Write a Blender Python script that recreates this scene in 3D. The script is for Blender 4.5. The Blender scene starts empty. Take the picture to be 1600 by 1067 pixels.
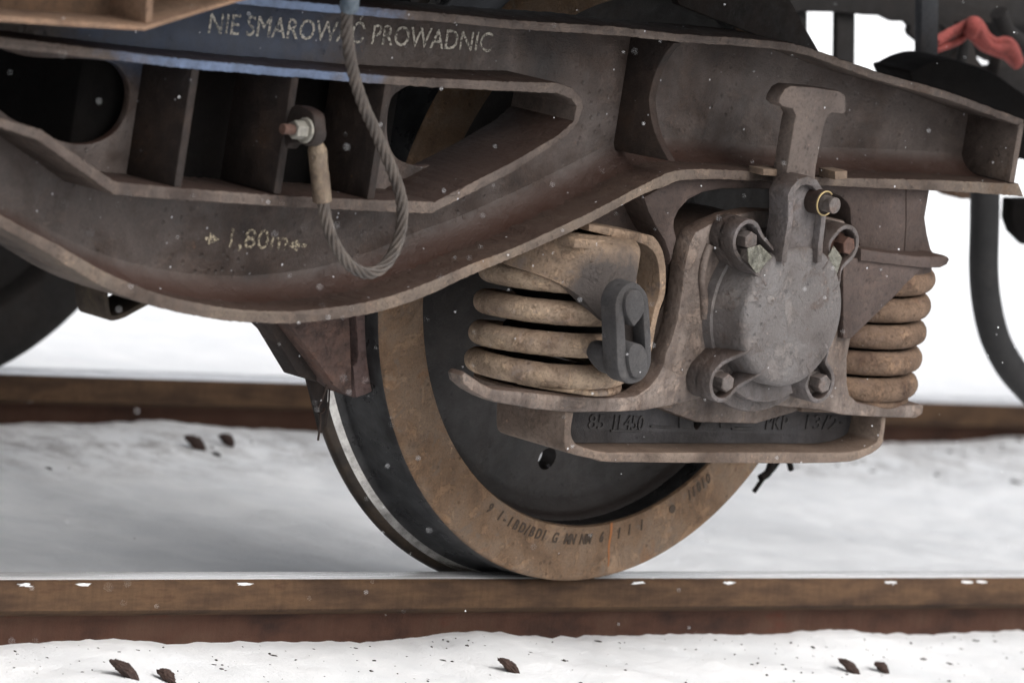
import bpy, bmesh, math, random
from mathutils import Vector, Matrix, noise
random.seed(7)
SC = bpy.context.scene
COL = SC.collection

# ------------------------------------------------------------------ camera
cd = bpy.data.cameras.new('camera')
cam = bpy.data.objects.new('camera', cd); COL.objects.link(cam)
_R = [[0.703639, -0.026933, -0.710047], [-0.693056, 0.194404, -0.694176], [0.156732, 0.980552, 0.118124]]
_L = [-5.9635, -5.6443, 1.3028]
cam.matrix_world = Matrix.Translation(_L) @ Matrix(_R).to_4x4()
cd.sensor_width = 36; cd.lens = 207.452
cd.clip_start = 0.1; cd.clip_end = 5000
cd.dof.use_dof = True; cd.dof.focus_distance = 7.9; cd.dof.aperture_fstop = 5.6
SC.camera = cam

# ------------------------------------------------------------------ overcast winter light
SUN_EL, SUN_ROT = math.radians(46), math.radians(176)
world = bpy.data.worlds.new('World'); SC.world = world; world.use_nodes = True
wn = world.node_tree.nodes; wl = world.node_tree.links
sky = wn.new('ShaderNodeTexSky'); sky.sky_type = 'NISHITA'; sky.sun_disc = False
sky.sun_elevation = SUN_EL; sky.sun_rotation = SUN_ROT; sky.air_density = 1.0; sky.dust_density = 6.0
hs = wn.new('ShaderNodeHueSaturation'); hs.inputs['Saturation'].default_value = 0.22
wl.new(sky.outputs[0], hs.inputs['Color']); wl.new(hs.outputs[0], wn['Background'].inputs['Color'])
wn['Background'].inputs['Strength'].default_value = 0.15
sd = bpy.data.lights.new('sun', 'SUN'); sd.energy = 0.75; sd.angle = math.radians(60); sd.color = (1, .975, .94)
sun = bpy.data.objects.new('sun', sd); COL.objects.link(sun)
# sky sun direction: rotation measured from +Y towards +X
sv = Vector((math.sin(SUN_ROT)*math.cos(SUN_EL), math.cos(SUN_ROT)*math.cos(SUN_EL), math.sin(SUN_EL)))
sun.rotation_euler = sv.to_track_quat('Z', 'Y').to_euler()
sun.location = sv*30
SC.view_settings.view_transform = 'Standard'; SC.view_settings.look = 'None'
SC.view_settings.gamma = 1; SC.view_settings.use_curve_mapping = False
SC.view_settings.exposure = 0.63

# ------------------------------------------------------------------ materials
def L(r, g, b):                                     # sRGB 0-255 -> linear
    f = lambda v: (v/255/12.92) if v/255 <= .04045 else ((v/255+.055)/1.055)**2.4
    return (f(r), f(g), f(b), 1)
class NT:
    def __init__(s, name):
        s.m = bpy.data.materials.new(name); s.m.use_nodes = True
        s.n = s.m.node_tree.nodes; s.l = s.m.node_tree.links
        s.b = s.n['Principled BSDF']; s.out = s.n['Material Output']
        s.geo = s.n.new('ShaderNodeNewGeometry'); s.pos = s.geo.outputs['Position']
    def noise(s, scale, detail=6, rough=.6, vec=None, dist=0):
        t = s.n.new('ShaderNodeTexNoise'); t.inputs['Scale'].default_value = scale
        t.inputs['Detail'].default_value = detail; t.inputs['Roughness'].default_value = rough
        t.inputs['Distortion'].default_value = dist
        s.l.new(vec or s.pos, t.inputs['Vector']); return t.outputs['Fac']
    def ramp(s, fac, stops, interp='LINEAR'):
        r = s.n.new('ShaderNodeValToRGB'); s.l.new(fac, r.inputs['Fac']); r.color_ramp.interpolation = interp
        e = r.color_ramp.elements
        while len(e) < len(stops): e.new(.5)
        for k, (p, c) in enumerate(stops):
            e[k].position = p; e[k].color = c if not isinstance(c, (int, float)) else (c, c, c, 1)
        return r.outputs['Color']
    def mix(s, fac, a, b, mode='MIX'):
        m = s.n.new('ShaderNodeMix'); m.data_type = 'RGBA'; m.blend_type = mode
        for k, v in ((0, fac), (6, a), (7, b)):
            inp = m.inputs[k]
            if isinstance(v, bpy.types.NodeSocket): s.l.new(v, inp)
            elif isinstance(v, (int, float)): inp.default_value = v if k == 0 else (v, v, v, 1)
            else: inp.default_value = v
        return m.outputs[2]
    def math(s, op, a, b=0.0, clamp=False):
        m = s.n.new('ShaderNodeMath'); m.operation = op; m.use_clamp = clamp
        for k, v in enumerate((a, b)):
            if isinstance(v, bpy.types.NodeSocket): s.l.new(v, m.inputs[k])
            else: m.inputs[k].default_value = v
        return m.outputs[0]
    def scaled(s, sx, sy, sz):
        m = s.n.new('ShaderNodeMapping'); s.l.new(s.pos, m.inputs['Vector'])
        m.inputs['Scale'].default_value = (sx, sy, sz); return m.outputs[0]
    def sep(s, vec):
        x = s.n.new('ShaderNodeSeparateXYZ'); s.l.new(vec, x.inputs[0]); return x.outputs
    def voro(s, scale, feature='F1', vec=None):
        v = s.n.new('ShaderNodeTexVoronoi'); v.feature = feature; v.inputs['Scale'].default_value = scale
        s.l.new(vec or s.pos, v.inputs['Vector']); return v
    def done(s, col, rough=.75, bump=None, dist=.001, strength=1.0, metal=0.0, spec=.35):
        if isinstance(col, bpy.types.NodeSocket): s.l.new(col, s.b.inputs['Base Color'])
        else: s.b.inputs['Base Color'].default_value = col
        if isinstance(rough, bpy.types.NodeSocket): s.l.new(rough, s.b.inputs['Roughness'])
        else: s.b.inputs['Roughness'].default_value = rough
        s.b.inputs['Metallic'].default_value = metal
        s.b.inputs['Specular IOR Level'].default_value = spec
        if bump is not None:
            bn = s.n.new('ShaderNodeBump'); bn.inputs['Distance'].default_value = dist
            bn.inputs['Strength'].default_value = strength
            s.l.new(bump, bn.inputs['Height']); s.l.new(bn.outputs[0], s.b.inputs['Normal'])
        return s.m

def dirty(name, stops, scale=9, rough=.72, bump=.0016, fine=160, dust=None, dust_amt=.75, specks=0.0,
          cracks=0.0, blue=False, streak=False, spec=.35, metal=0.0, blotch=None, chips=None, k_=.46, s_=.9, crust=.45, stain=None, flecks=.6, wear=.6, gm=(.8, .55)):
    """weathered, dirty steel: broad colour drift, fine grain, dust on ledges, snow specks, paint cracks"""
    t = NT(name)
    def A(c, k=k_, s=s_):
        g = .3*c[0]+.6*c[1]+.1*c[2]
        return tuple((g+(v-g)*s)*k for v in c[:3])+(1,)
    stops = [(p, A(c)) for p, c in stops]
    dust = A(dust) if dust else None; blotch = A(blotch) if blotch else None; chips = A(chips) if chips else None
    big = t.noise(scale, 7, .62, dist=.35)
    col = t.ramp(big, stops)
    if streak:
        st = t.noise(1, 5, .6, vec=t.scaled(60, 60, 6))
        col = t.mix(t.ramp(st, [(.45, 0), (.7, .55)]), col, t.mix(1, col, L(120, 92, 78), 'MULTIPLY'))
    grain = t.noise(fine, 4, .7)
    col = t.mix(gm[0], col, t.ramp(grain, [(.28, .52), (.5, 1), (.74, 1.0)]), 'MULTIPLY')
    mid = t.noise(scale*5, 6, .7)
    col = t.mix(gm[1], col, t.ramp(mid, [(.3, .6), (.55, 1.0), (.75, 1.0)]), 'MULTIPLY')
    height = t.math('ADD', t.math('MULTIPLY', grain, .45), t.math('MULTIPLY', mid, .9))
    if blotch is not None:
        b = t.noise(scale*2.3, 5, .75, dist=.8)
        col = t.mix(t.ramp(b, [(.56, 0), (.66, .8)]), col, blotch)
    if crust:                                       # caked patches with crisp edges, and darker greasy stains
        cn = t.noise(scale*1.7, 9, .72, dist=.6); cmask = t.ramp(cn, [(.53, 0), (.565, 1)])
        pale = t.mix(1, col, (1.42, 1.38, 1.32, 1), 'MULTIPLY')
        col = t.mix(t.math('MULTIPLY', cmask, crust), col, pale)
        sn = t.noise(scale*.9, 8, .75, vec=None, dist=1.1); smask = t.ramp(sn, [(.30, 1), (.42, 0)])
        col = t.mix(t.math('MULTIPLY', smask, min(1, crust*1.1)), col, t.mix(1, col, (.42, .41, .42, 1), 'MULTIPLY'))
        height = t.math('ADD', height, t.math('MULTIPLY', cmask, .35*crust))
    if flecks:                                      # pale grit flecks and dark pits a few millimetres across
        v1 = t.voro(150); r1 = t.sep(v1.outputs['Color'])
        d1 = t.math('MULTIPLY', t.ramp(v1.outputs['Distance'], [(.16, 1), (.34, 0)]), t.ramp(r1[0], [(.66, 0), (.9, 1)]))
        d1 = t.math('MULTIPLY', d1, t.ramp(t.noise(scale*2.2, 4, .6), [(.42, .15), (.6, 1)]))
        col = t.mix(t.math('MULTIPLY', d1, flecks), col, t.mix(1, col, (1.9, 1.75, 1.6, 1), 'MULTIPLY'))
        v2 = t.voro(85); r2 = t.sep(v2.outputs['Color'])
        d2_ = t.math('MULTIPLY', t.ramp(v2.outputs['Distance'], [(.12, 1), (.3, 0)]), t.ramp(r2[1], [(.6, 0), (.85, 1)]))
        d2_ = t.math('MULTIPLY', d2_, t.ramp(t.noise(scale*1.6, 4, .6), [(.42, 1), (.56, .1)]))
        col = t.mix(t.math('MULTIPLY', d2_, flecks), col, t.mix(1, col, (.4, .38, .38, 1), 'MULTIPLY'))
        height = t.math('SUBTRACT', height, t.math('MULTIPLY', d2_, .5))
    if wear:                                        # arrises rubbed paler
        bv = t.n.new('ShaderNodeBevel'); bv.samples = 4; bv.inputs['Radius'].default_value = .0045
        dp = t.n.new('ShaderNodeVectorMath'); dp.operation = 'DOT_PRODUCT'
        t.l.new(bv.outputs[0], dp.inputs[0]); t.l.new(t.geo.outputs['True Normal'], dp.inputs[1])
        em = t.ramp(dp.outputs['Value'], [(.80, 1), (.975, 0)])
        em = t.math('MULTIPLY', em, t.ramp(t.noise(70, 5, .7), [(.36, .1), (.6, 1)]))
        col = t.mix(t.math('MULTIPLY', em, wear), col, t.mix(1, col, (1.6, 1.5, 1.42, 1), 'MULTIPLY'))
    if stain:
        (sx_, sy_, sz_, sr_), scol = stain
        vd = t.n.new('ShaderNodeVectorMath'); vd.operation = 'DISTANCE'; t.l.new(t.pos, vd.inputs[0]); vd.inputs[1].default_value = (sx_, sy_, sz_)
        dd = t.math('ADD', t.math('DIVIDE', vd.outputs['Value'], sr_*2), t.math('MULTIPLY', t.noise(22, 6, .7), .45))
        col = t.mix(t.ramp(dd, [(.55, .92), (.74, 0)]), col, scol)
    if blue:                                        # remains of old blue paint round the middle of the frame
        x, y, z = t.sep(t.pos)
        dx = t.math('MULTIPLY', t.math('ADD', x, 1.02), 3.4)
        dz = t.math('MULTIPLY', t.math('SUBTRACT', z, .765), 10.0)
        d2 = t.math('ADD', t.math('MULTIPLY', dx, dx), t.math('MULTIPLY', dz, dz))
        mask = t.math('SUBTRACT', t.math('ADD', 1.05, t.math('MULTIPLY', t.noise(26, 6, .7), 1.1)), t.math('ADD', d2, .62))
        col = t.mix(t.ramp(mask, [(.05, 0), (.6, .8)]), col, t.mix(1, A(blue, .62, 1.0), t.ramp(mid, [(.3, .55), (.6, 1)]), 'MULTIPLY'))
    if chips is not None:
        c = t.noise(55, 5, .65)
        col = t.mix(t.ramp(c, [(.70, 0), (.73, .8)]), col, chips)
    if cracks:
        wv = t.n.new('ShaderNodeVectorMath'); wv.operation = 'ADD'
        nz = t.n.new('ShaderNodeTexNoise'); nz.inputs['Scale'].default_value = 14; t.l.new(t.pos, nz.inputs['Vector'])
        sc = t.n.new('ShaderNodeVectorMath'); sc.operation = 'SCALE'; sc.inputs['Scale'].default_value = .12
        t.l.new(nz.outputs['Color'], sc.inputs[0]); t.l.new(t.pos, wv.inputs[0]); t.l.new(sc.outputs[0], wv.inputs[1])
        v = t.voro(15, 'DISTANCE_TO_EDGE', wv.outputs[0])
        line = t.ramp(v.outputs['Distance'], [(.0, 1), (.006, .9), (.014, 0)])
        where = t.ramp(t.noise(7.5, 4, .6), [(.60, 0), (.66, 1)])
        cm = t.math('MULTIPLY', line, where)
        col = t.mix(t.math('MULTIPLY', cm, cracks), col, L(24, 19, 18))
        height = t.math('SUBTRACT', height, t.math('MULTIPLY', cm, .8))
    if dust is not None:                            # road and brake dust lying on ledges
        nx, ny, nz_ = t.sep(t.geo.outputs['Normal'])
        up = t.ramp(nz_, [(.25, 0), (.75, dust_amt)])
        col = t.mix(t.math('MULTIPLY', up, t.ramp(t.noise(40, 5, .7), [(.2, .75), (.6, 1)])), col, dust)
    if specks:                                      # snow grains stuck to the steel
        v = t.voro(95)
        sel = t.ramp(t.noise(48, 2, .5), [(.62-.08*specks, 0), (.66-.08*specks, 1)])
        dot = t.math('MULTIPLY', t.ramp(v.outputs['Distance'], [(.10, 1), (.17, 0)]), sel)
        rnd = t.sep(v.outputs['Color'])[0]
        dot = t.math('MULTIPLY', dot, t.ramp(rnd, [(.72, 0), (.95, .85)]))
        col = t.mix(dot, col, L(205, 205, 210))
    ro = t.ramp(mid, [(.3, rough-.12), (.7, min(1, rough+.15))])
    return t.done(col, ro, height, bump, .9, metal, spec)

M = {}
STAIN = [(-0.3289,-0.305,0.4538)]
M['web'] = dirty('frame_web_steel', [(.3, L(42, 29, 24)), (.42, L(82, 66, 58)), (.55, L(116, 104, 99)), (.64, L(98, 86, 81)), (.74, L(68, 47, 37))], 6, k_=.47, s_=1.05,
                 dust=L(74, 47, 36), dust_amt=.95, specks=1.4, cracks=0, blue=L(76, 90, 114), chips=L(126, 98, 80), spec=.5, rough=.6, fine=340, gm=(.85, .7), bump=.0024, crust=.5)
M['edge'] = dirty('frame_flange_steel', [(.3, L(78, 62, 54)), (.46, L(120, 105, 97)), (.6, L(146, 130, 120)), (.74, L(108, 82, 66))], 9, k_=.36, s_=1.0,
                  dust=L(74, 50, 40), fine=300, gm=(.9, .7), crust=.6, specks=.6, blue=L(128, 150, 186), cracks=.7, bump=.0022, dust_amt=.92)
M['belly'] = dirty('bottom_flange_steel', [(.3, L(88, 72, 62)), (.46, L(132, 115, 104)), (.62, L(156, 139, 124)), (.76, L(126, 98, 74))], 9, k_=.37, s_=1.0,
                   dust=L(78, 53, 42), fine=300, gm=(.9, .7), crust=.6, specks=.6, cracks=.9, bump=.0024, dust_amt=.92)
M['plate'] = dirty('bracket_steel', [(.3, L(78, 64, 58)), (.5, L(112, 96, 90)), (.65, L(124, 108, 102)), (.8, L(98, 76, 64))], 8, k_=.36, s_=1.05,
                   dust=L(84, 60, 48), specks=.9, cracks=.5, rough=.8)
M['rib'] = dirty('rib_steel', [(.3, L(40, 31, 27)), (.48, L(60, 46, 40)), (.62, L(84, 66, 56)), (.75, L(92, 64, 44))], 11, dust=L(72, 47, 38), specks=.5, chips=L(140, 104, 64), fine=300, k_=.36)  # kept dark so rib faces carry the openings' shade in their colour
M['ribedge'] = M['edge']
M['tan'] = dirty('sandy_dirt_steel', [(.3, L(112, 88, 68)), (.48, L(158, 130, 104)), (.62, L(182, 150, 118)), (.78, L(150, 110, 76))], 12, crust=.7, s_=.74, k_=.52, stain=(STAIN[0]+(.075,), L(64, 60, 59)),
                 bump=.0035, fine=220, rough=.85, blotch=L(146, 128, 116), spec=.2, dust=L(120, 92, 66), dust_amt=.3, specks=.3)
M['spring'] = dirty('spring_rust_dirt', [(.28, L(104, 78, 60)), (.46, L(156, 130, 104)), (.60, L(182, 154, 122)), (.76, L(138, 102, 72))], 14, crust=.75, wear=0, flecks=.45, k_=.86,
                    bump=.0036, fine=240, s_=.72, gm=(.95, .7), rough=.88, blotch=L(138, 120, 108), spec=.18, dust=L(112, 84, 62), dust_amt=.45, specks=.3)
M['spring_red'] = dirty('spring_reddish_dirt', [(.28, L(100, 74, 60)), (.46, L(144, 116, 94)), (.60, L(164, 132, 106)), (.76, L(140, 96, 70))], 14, crust=.75, wear=0, flecks=.45,
                        bump=.0034, fine=240, s_=.85, gm=(.95, .7), rough=.88, blotch=L(136, 112, 98), spec=.18, specks=.4)
M['wing'] = dirty('wing_dirt_steel', [(.3, L(108, 90, 78)), (.5, L(148, 128, 114)), (.66, L(162, 142, 126)), (.8, L(142, 112, 86))], 10,
                  dust=L(104, 80, 62), rough=.85, bump=.0026, specks=.5)
M['housing'] = dirty('axle_box_cast_steel', [(.3, L(84, 68, 60)), (.46, L(124, 108, 98)), (.6, L(152, 136, 126)), (.76, L(120, 94, 76))], 10, k_=.55, crust=.75,
                     dust=L(86, 62, 48), streak=True, rough=.66, bump=.0026, specks=.4, spec=.45, blotch=L(104, 90, 84))
M['cover'] = dirty('cover_grey_cast', [(.28, L(88, 74, 68)), (.44, L(134, 124, 121)), (.62, L(156, 150, 149)), (.76, L(120, 98, 85))], 10,
                   dust=L(104, 86, 74), dust_amt=.5, rough=.6, bump=.0036, specks=.5, spec=.5, gm=(.45, .25), crust=.6, fine=300, k_=.345, blotch=L(112, 92, 82), chips=L(118, 84, 66))
M['lugs'] = dirty('lug_cast_steel', [(.28, L(74, 64, 60)), (.46, L(108, 97, 93)), (.62, L(134, 126, 126)), (.8, L(112, 92, 82))], 16, dust=L(84, 62, 50), rough=.62, bump=.0025, specks=.4, spec=.5, crust=.6)
M['lowbox'] = dirty('dark_cast_steel', [(.3, L(52, 46, 45)), (.5, L(82, 78, 80)), (.66, L(92, 90, 94)), (.8, L(66, 52, 46))], 9, dust=L(78, 54, 42), rough=.68, spec=.5)
M['link'] = dirty('dark_grey_link_steel', [(.3, L(76, 73, 73)), (.5, L(94, 92, 93)), (.7, L(108, 105, 105))], 14, rough=.8, bump=.0012, fine=300, spec=.25)
M['dark'] = dirty('greasy_dark_steel', [(.3, L(26, 23, 22)), (.5, L(40, 36, 35)), (.7, L(52, 44, 40))], 7, rough=.75, spec=.3)
M['black'] = dirty('underframe_black', [(.3, L(20, 18, 18)), (.5, L(28, 25, 24)), (.75, L(38, 31, 27))], 5, rough=.9, spec=.12, k_=.36)  # near-black colour puts shade into the frame openings and underside
M['brake'] = dirty('rusty_brake_iron', [(.3, L(72, 50, 44)), (.46, L(112, 82, 72)), (.6, L(138, 100, 84)), (.78, L(134, 80, 56))], 22, rough=.7, bump=.005, specks=.3, chips=L(170, 142, 128), k_=.5, s_=.72, crust=.7)
M['brakered'] = dirty('reddish_brake_block', [(.3, L(92, 64, 60)), (.5, L(136, 104, 98)), (.75, L(130, 86, 74))], 20, rough=.68, bump=.004, k_=.46, s_=.7, crust=.6)
M['brown'] = dirty('brown_dusty_bracket', [(.3, L(96, 72, 54)), (.5, L(126, 96, 72)), (.75, L(110, 78, 56))], 6, rough=.85, bump=.0015)
M['tanedge'] = dirty('sandy_bracket_edge', [(.3, L(140, 108, 86)), (.5, L(172, 138, 112)), (.75, L(160, 118, 88))], 8, rough=.85, bump=.0015)
M['strap'] = dirty('muddy_strap', [(.3, L(58, 48, 40)), (.5, L(88, 76, 64)), (.7, L(106, 92, 74))], 22, rough=.9, bump=.004)
M['tbar'] = dirty('flat_bar_steel', [(.3, L(108, 92, 84)), (.5, L(136, 120, 112)), (.7, L(146, 130, 120))], 10, k_=.40, rough=.75, cracks=.3, specks=.5, dust=L(70, 52, 46))
M['yellow'] = dirty('ochre_dusty_steel', [(.3, L(120, 100, 86)), (.5, L(146, 124, 106)), (.75, L(152, 128, 106))], 20, rough=.85)
M['bolt'] = dirty('bolt_steel', [(.3, L(86, 74, 68)), (.5, L(130, 120, 116)), (.75, L(118, 92, 78))], 40, rough=.6, spec=.5)
M['boltrust'] = dirty('rusty_bolt', [(.3, L(92, 62, 50)), (.5, L(122, 88, 74)), (.75, L(116, 92, 82))], 40, rough=.7)
M['zinc'] = dirty('zinc_nut', [(.3, L(150, 146, 136)), (.5, L(190, 186, 174)), (.75, L(160, 150, 136))], 40, rough=.5, spec=.6)
M['brass'] = NT('brass_ring').done(L(168, 148, 108), .4, metal=.5)
M['bronze'] = dirty('bronze_ferrule', [(.3, L(88, 72, 58)), (.5, L(134, 112, 90)), (.62, L(166, 144, 116)), (.8, L(104, 84, 64))], 26, rough=.55, bump=.002, spec=.55, fine=240, blotch=L(84, 68, 56))
M['rope'] = dirty('wire_rope_steel', [(.3, L(70, 60, 53)), (.5, L(102, 91, 83)), (.7, L(122, 110, 100))], 30, rough=.55, spec=.5, fine=400, bump=.0008)
M['bluesleeve'] = dirty('blue_grey_ferrule', [(.3, L(84, 104, 124)), (.5, L(126, 142, 156)), (.75, L(150, 160, 166))], 30, rough=.6)
M['rubber'] = dirty('black_rubber', [(.3, L(44, 43, 44)), (.5, L(58, 57, 58)), (.75, L(68, 66, 66))], 8, rough=.7, spec=.4, bump=.0008)
M['red'] = dirty('faded_red_strap', [(.3, L(150, 66, 58)), (.5, L(206, 100, 92)), (.75, L(190, 86, 78))], 14, rough=.8, k_=.66, s_=.9, bump=.004)
M['postgrey'] = dirty('grey_blue_post', [(.3, L(70, 70, 74)), (.5, L(98, 100, 106)), (.75, L(90, 80, 76))], 8, rough=.75)
M['greenplate'] = dirty('scratched_lock_plate', [(.3, L(90, 88, 78)), (.48, L(146, 144, 130)), (.6, L(182, 180, 166)), (.72, L(84, 80, 72))], 120, rough=.6, bump=.003, fine=420)
M['clip'] = dirty('rusty_rail_clip', [(.3, L(56, 42, 38)), (.5, L(82, 62, 56)), (.75, L(98, 74, 62))], 30, rough=.8, bump=.002)
M['plant'] = NT('dark_debris').done(L(52, 46, 42), .9)

# wheel: sandy rim, dark tread with a bright worn flange line, dark disc
M['rim'] = dirty('wheel_rim_rust', [(.3, L(110, 84, 62)), (.45, L(156, 120, 86)), (.58, L(164, 134, 106)), (.72, L(168, 116, 66))], 11, s_=.78, crust=.85,
                 rough=.82, bump=.002, fine=320, k_=.50, blotch=L(140, 120, 102), spec=.25, chips=L(104, 84, 70))
t = NT('wheel_tread_steel')
c = t.ramp(t.noise(22, 6, .65), [(.3, L(24, 23, 23)), (.5, L(46, 46, 47)), (.72, L(68, 68, 69))])
M['tread'] = t.done(c, t.ramp(t.noise(30, 5, .6), [(.3, .22), (.7, .42)]), t.noise(200, 3, .6), .0004, .6, .35, .5)
t = NT('polished_flange_steel')
c = t.ramp(t.noise(60, 5, .65), [(.3, L(150, 148, 146)), (.6, L(214, 212, 208)), (.75, L(120, 117, 112))])
M['polished'] = t.done(c, .26, t.noise(240, 3, .6), .0004, .6, .9, .5)
t = NT('flange_rust_steel')
c = t.ramp(t.noise(26, 6, .65), [(.3, L(30, 27, 25)), (.5, L(50, 43, 37)), (.72, L(72, 60, 50))])
M['flange'] = t.done(c, .45, t.noise(150, 3, .6), .0008, .7, .2, .4)
M['disc'] = dirty('wheel_disc_oily', [(.3, L(36, 32, 30)), (.46, L(58, 52, 50)), (.6, L(76, 70, 68)), (.74, L(74, 54, 42))], 7, fine=300, s_=1.0, crust=.6, rough=.6, bump=.0012, spec=.5, dust=L(56, 42, 36))
M['stamp'] = NT('stamped_mark_dark').done(L(66, 55, 46), .85)
M['orange'] = NT('orange_rust_line').done(L(140, 90, 54), .85)

# rails
t = NT('rail_head_side')
st = t.noise(1, 6, .65, vec=t.scaled(9, 40, 40)); v = t.noise(1, 4, .6, vec=t.scaled(110, 20, 20))
c = t.ramp(st, [(.3, L(90, 66, 50)), (.46, L(124, 94, 70)), (.6, L(146, 112, 82)), (.74, L(112, 78, 58))])
c = t.mix(1, t.mix(.5, c, t.ramp(v, [(.3, .65), (.55, 1)]), 'MULTIPLY'), .29, 'MULTIPLY')
M['railhead'] = t.done(c, .85, t.math('ADD', v, t.noise(150, 4, .7)), .001, .8, 0, .25)
t = NT('rail_web_rust')
st = t.noise(1, 6, .65, vec=t.scaled(7, 30, 14)); v = t.noise(1, 4, .6, vec=t.scaled(55, 20, 10))
c = t.ramp(st, [(.3, L(76, 50, 40)), (.46, L(112, 74, 57)), (.6, L(120, 86, 68)), (.74, L(124, 66, 46))])
c = t.mix(1, t.mix(.5, c, t.ramp(v, [(.3, .65), (.55, 1)]), 'MULTIPLY'), .29, 'MULTIPLY')
M['railweb'] = t.done(c, .85, t.math('ADD', v, t.noise(140, 4, .7)), .0012, .8, 0, .25)
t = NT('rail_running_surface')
M['railtop'] = t.done(L(238, 238, 240), t.ramp(t.noise(1, 5, .6, vec=t.scaled(6, 120, 60)), [(.35, .2), (.7, .34)]), None, metal=.25)  # near-white base colour stands in for sky reflected off the steel

# snow
t = NT('snow')
grit = t.noise(60, 4, .7); lump = t.noise(9, 5, .6)
c = t.ramp(lump, [(.3, (.82, .835, .855, 1)), (.7, (.92, .925, .935, 1))])
px_, py_, pz_ = t.sep(t.pos)
c = t.mix(t.ramp(t.math('ADD', py_, .5), [(.55, 1), (.75, 0)]), c, t.mix(1, c, (.80, .80, .80, 1), 'MULTIPLY'))      # near-side snow darkened in colour to balance its brightness against the far field
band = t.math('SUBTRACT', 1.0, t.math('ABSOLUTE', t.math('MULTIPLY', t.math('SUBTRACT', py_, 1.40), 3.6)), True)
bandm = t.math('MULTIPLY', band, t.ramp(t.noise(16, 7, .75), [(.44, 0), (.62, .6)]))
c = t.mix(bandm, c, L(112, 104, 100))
dirt = t.ramp(t.noise(42, 6, .75), [(.68, 0), (.78, .45)])
x, y, z = t.sep(t.pos)
c = t.mix(t.math('MULTIPLY', dirt, t.ramp(t.noise(2.2, 3, .5), [(.4, .15), (.65, 1)])), c, L(120, 112, 108))
M['snow'] = t.done(c, .9, t.math('ADD', t.math('MULTIPLY', lump, 2.0), t.math('MULTIPLY', t.noise(170, 5, .75), .55)), .006, .6, 0, .2)
M['flake'] = NT('snowflake').done((.9, .9, .92, 1), .9)

# faded stencil paint: patches have worn off
def worn_paint(name, colr, keep):
    t = NT(name)
    t.b.inputs['Base Color'].default_value = colr; t.b.inputs['Roughness'].default_value = .85
    tr = t.n.new('ShaderNodeBsdfTransparent'); mx = t.n.new('ShaderNodeMixShader')
    f = t.math('MULTIPLY', t.ramp(t.noise(230, 4, .7), [(keep, 0), (keep+.12, 1)]), t.ramp(t.noise(34, 4, .7), [(.36, .06), (.52, .9)]))
    t.l.new(f, mx.inputs[0]); t.l.new(tr.outputs[0], mx.inputs[1]); t.l.new(t.b.outputs[0], mx.inputs[2])
    t.l.new(mx.outputs[0], t.out.inputs['Surface']); return t.m
M['paint'] = worn_paint('faded_white_stencil', L(196, 190, 178), .40)
M['painty'] = worn_paint('faded_cream_stencil', L(176, 164, 142), .45)

# ------------------------------------------------------------------ builders
def setp(o, label=None, cat=None, group=None, kind=None):
    if label: o['label'] = label
    if cat: o['category'] = cat
    if group: o['group'] = group
    if kind: o['kind'] = kind
    return o
def empty(name, loc, label, cat, group=None):
    o = bpy.data.objects.new(name, None); COL.objects.link(o); o.location = loc
    o.empty_display_size = .1
    return setp(o, label, cat, group)
def link(name, me, mat, parent=None, smooth=40):
    o = bpy.data.objects.new(name, me); COL.objects.link(o)
    for m in (mat if isinstance(mat, (list, tuple)) else [mat]):
        me.materials.append(M[m])
    me.shade_smooth()
    if smooth is not None and smooth < 180: me.set_sharp_from_angle(angle=math.radians(smooth))
    if parent is not None:
        o.parent = parent; o.matrix_parent_inverse = Matrix.Translation(-Vector(parent.location))
        if parent.parent is not None: o.matrix_parent_inverse = Matrix.Translation(-(Vector(parent.location)))
    return o
def child(o, parent):
    """parent to another mesh part whose own origin is the world origin"""
    o.parent = parent; o.matrix_parent_inverse = Matrix.Identity(4); return o
def cat_rom(pts, n=6, closed=False):
    P = [Vector(p) for p in pts]; N = len(P); out = []
    rng = range(N) if closed else range(N-1)
    for i in rng:
        p1, p2 = P[i], P[(i+1) % N]
        p0 = P[i-1] if (closed or i > 0) else p1*2-p2
        p3 = P[(i+2) % N] if (closed or i+2 < N) else p2*2-p1
        for k in range(n):
            s = k/n
            out.append(.5*((2*p1)+(p2-p0)*s+(2*p0-5*p1+4*p2-p3)*s*s+(3*p1-p0-3*p2+p3)*s**3))
    if not closed: out.append(P[-1].copy())
    return [tuple(v) for v in out]
def resample(pts, step, closed=True, jit=0.0):
    P = [Vector(p) for p in pts]; out = []
    N = len(P)
    for i in range(N if closed else N-1):
        a, b = P[i], P[(i+1) % N]; n = max(1, int((b-a).length/step))
        for k in range(n): out.append(a.lerp(b, k/n))
    if not closed: out.append(P[-1])
    if jit:
        for k, v in enumerate(out):
            j = noise.noise(Vector((v.x*30, v.y*30, jit*1000)))*jit*.35 + noise.noise(Vector((v.x*240, v.y*240, 3.1)))*jit*.9
            out[k] = v+Vector((0, j))
    return [tuple(v) for v in out]
def dedupe(pts, eps=4e-4):
    out = []
    for p in pts:
        if not out or math.hypot(p[0]-out[-1][0], p[1]-out[-1][1]) > eps: out.append(p)
    if math.hypot(out[0][0]-out[-1][0], out[0][1]-out[-1][1]) < eps: out.pop()
    return out
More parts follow.
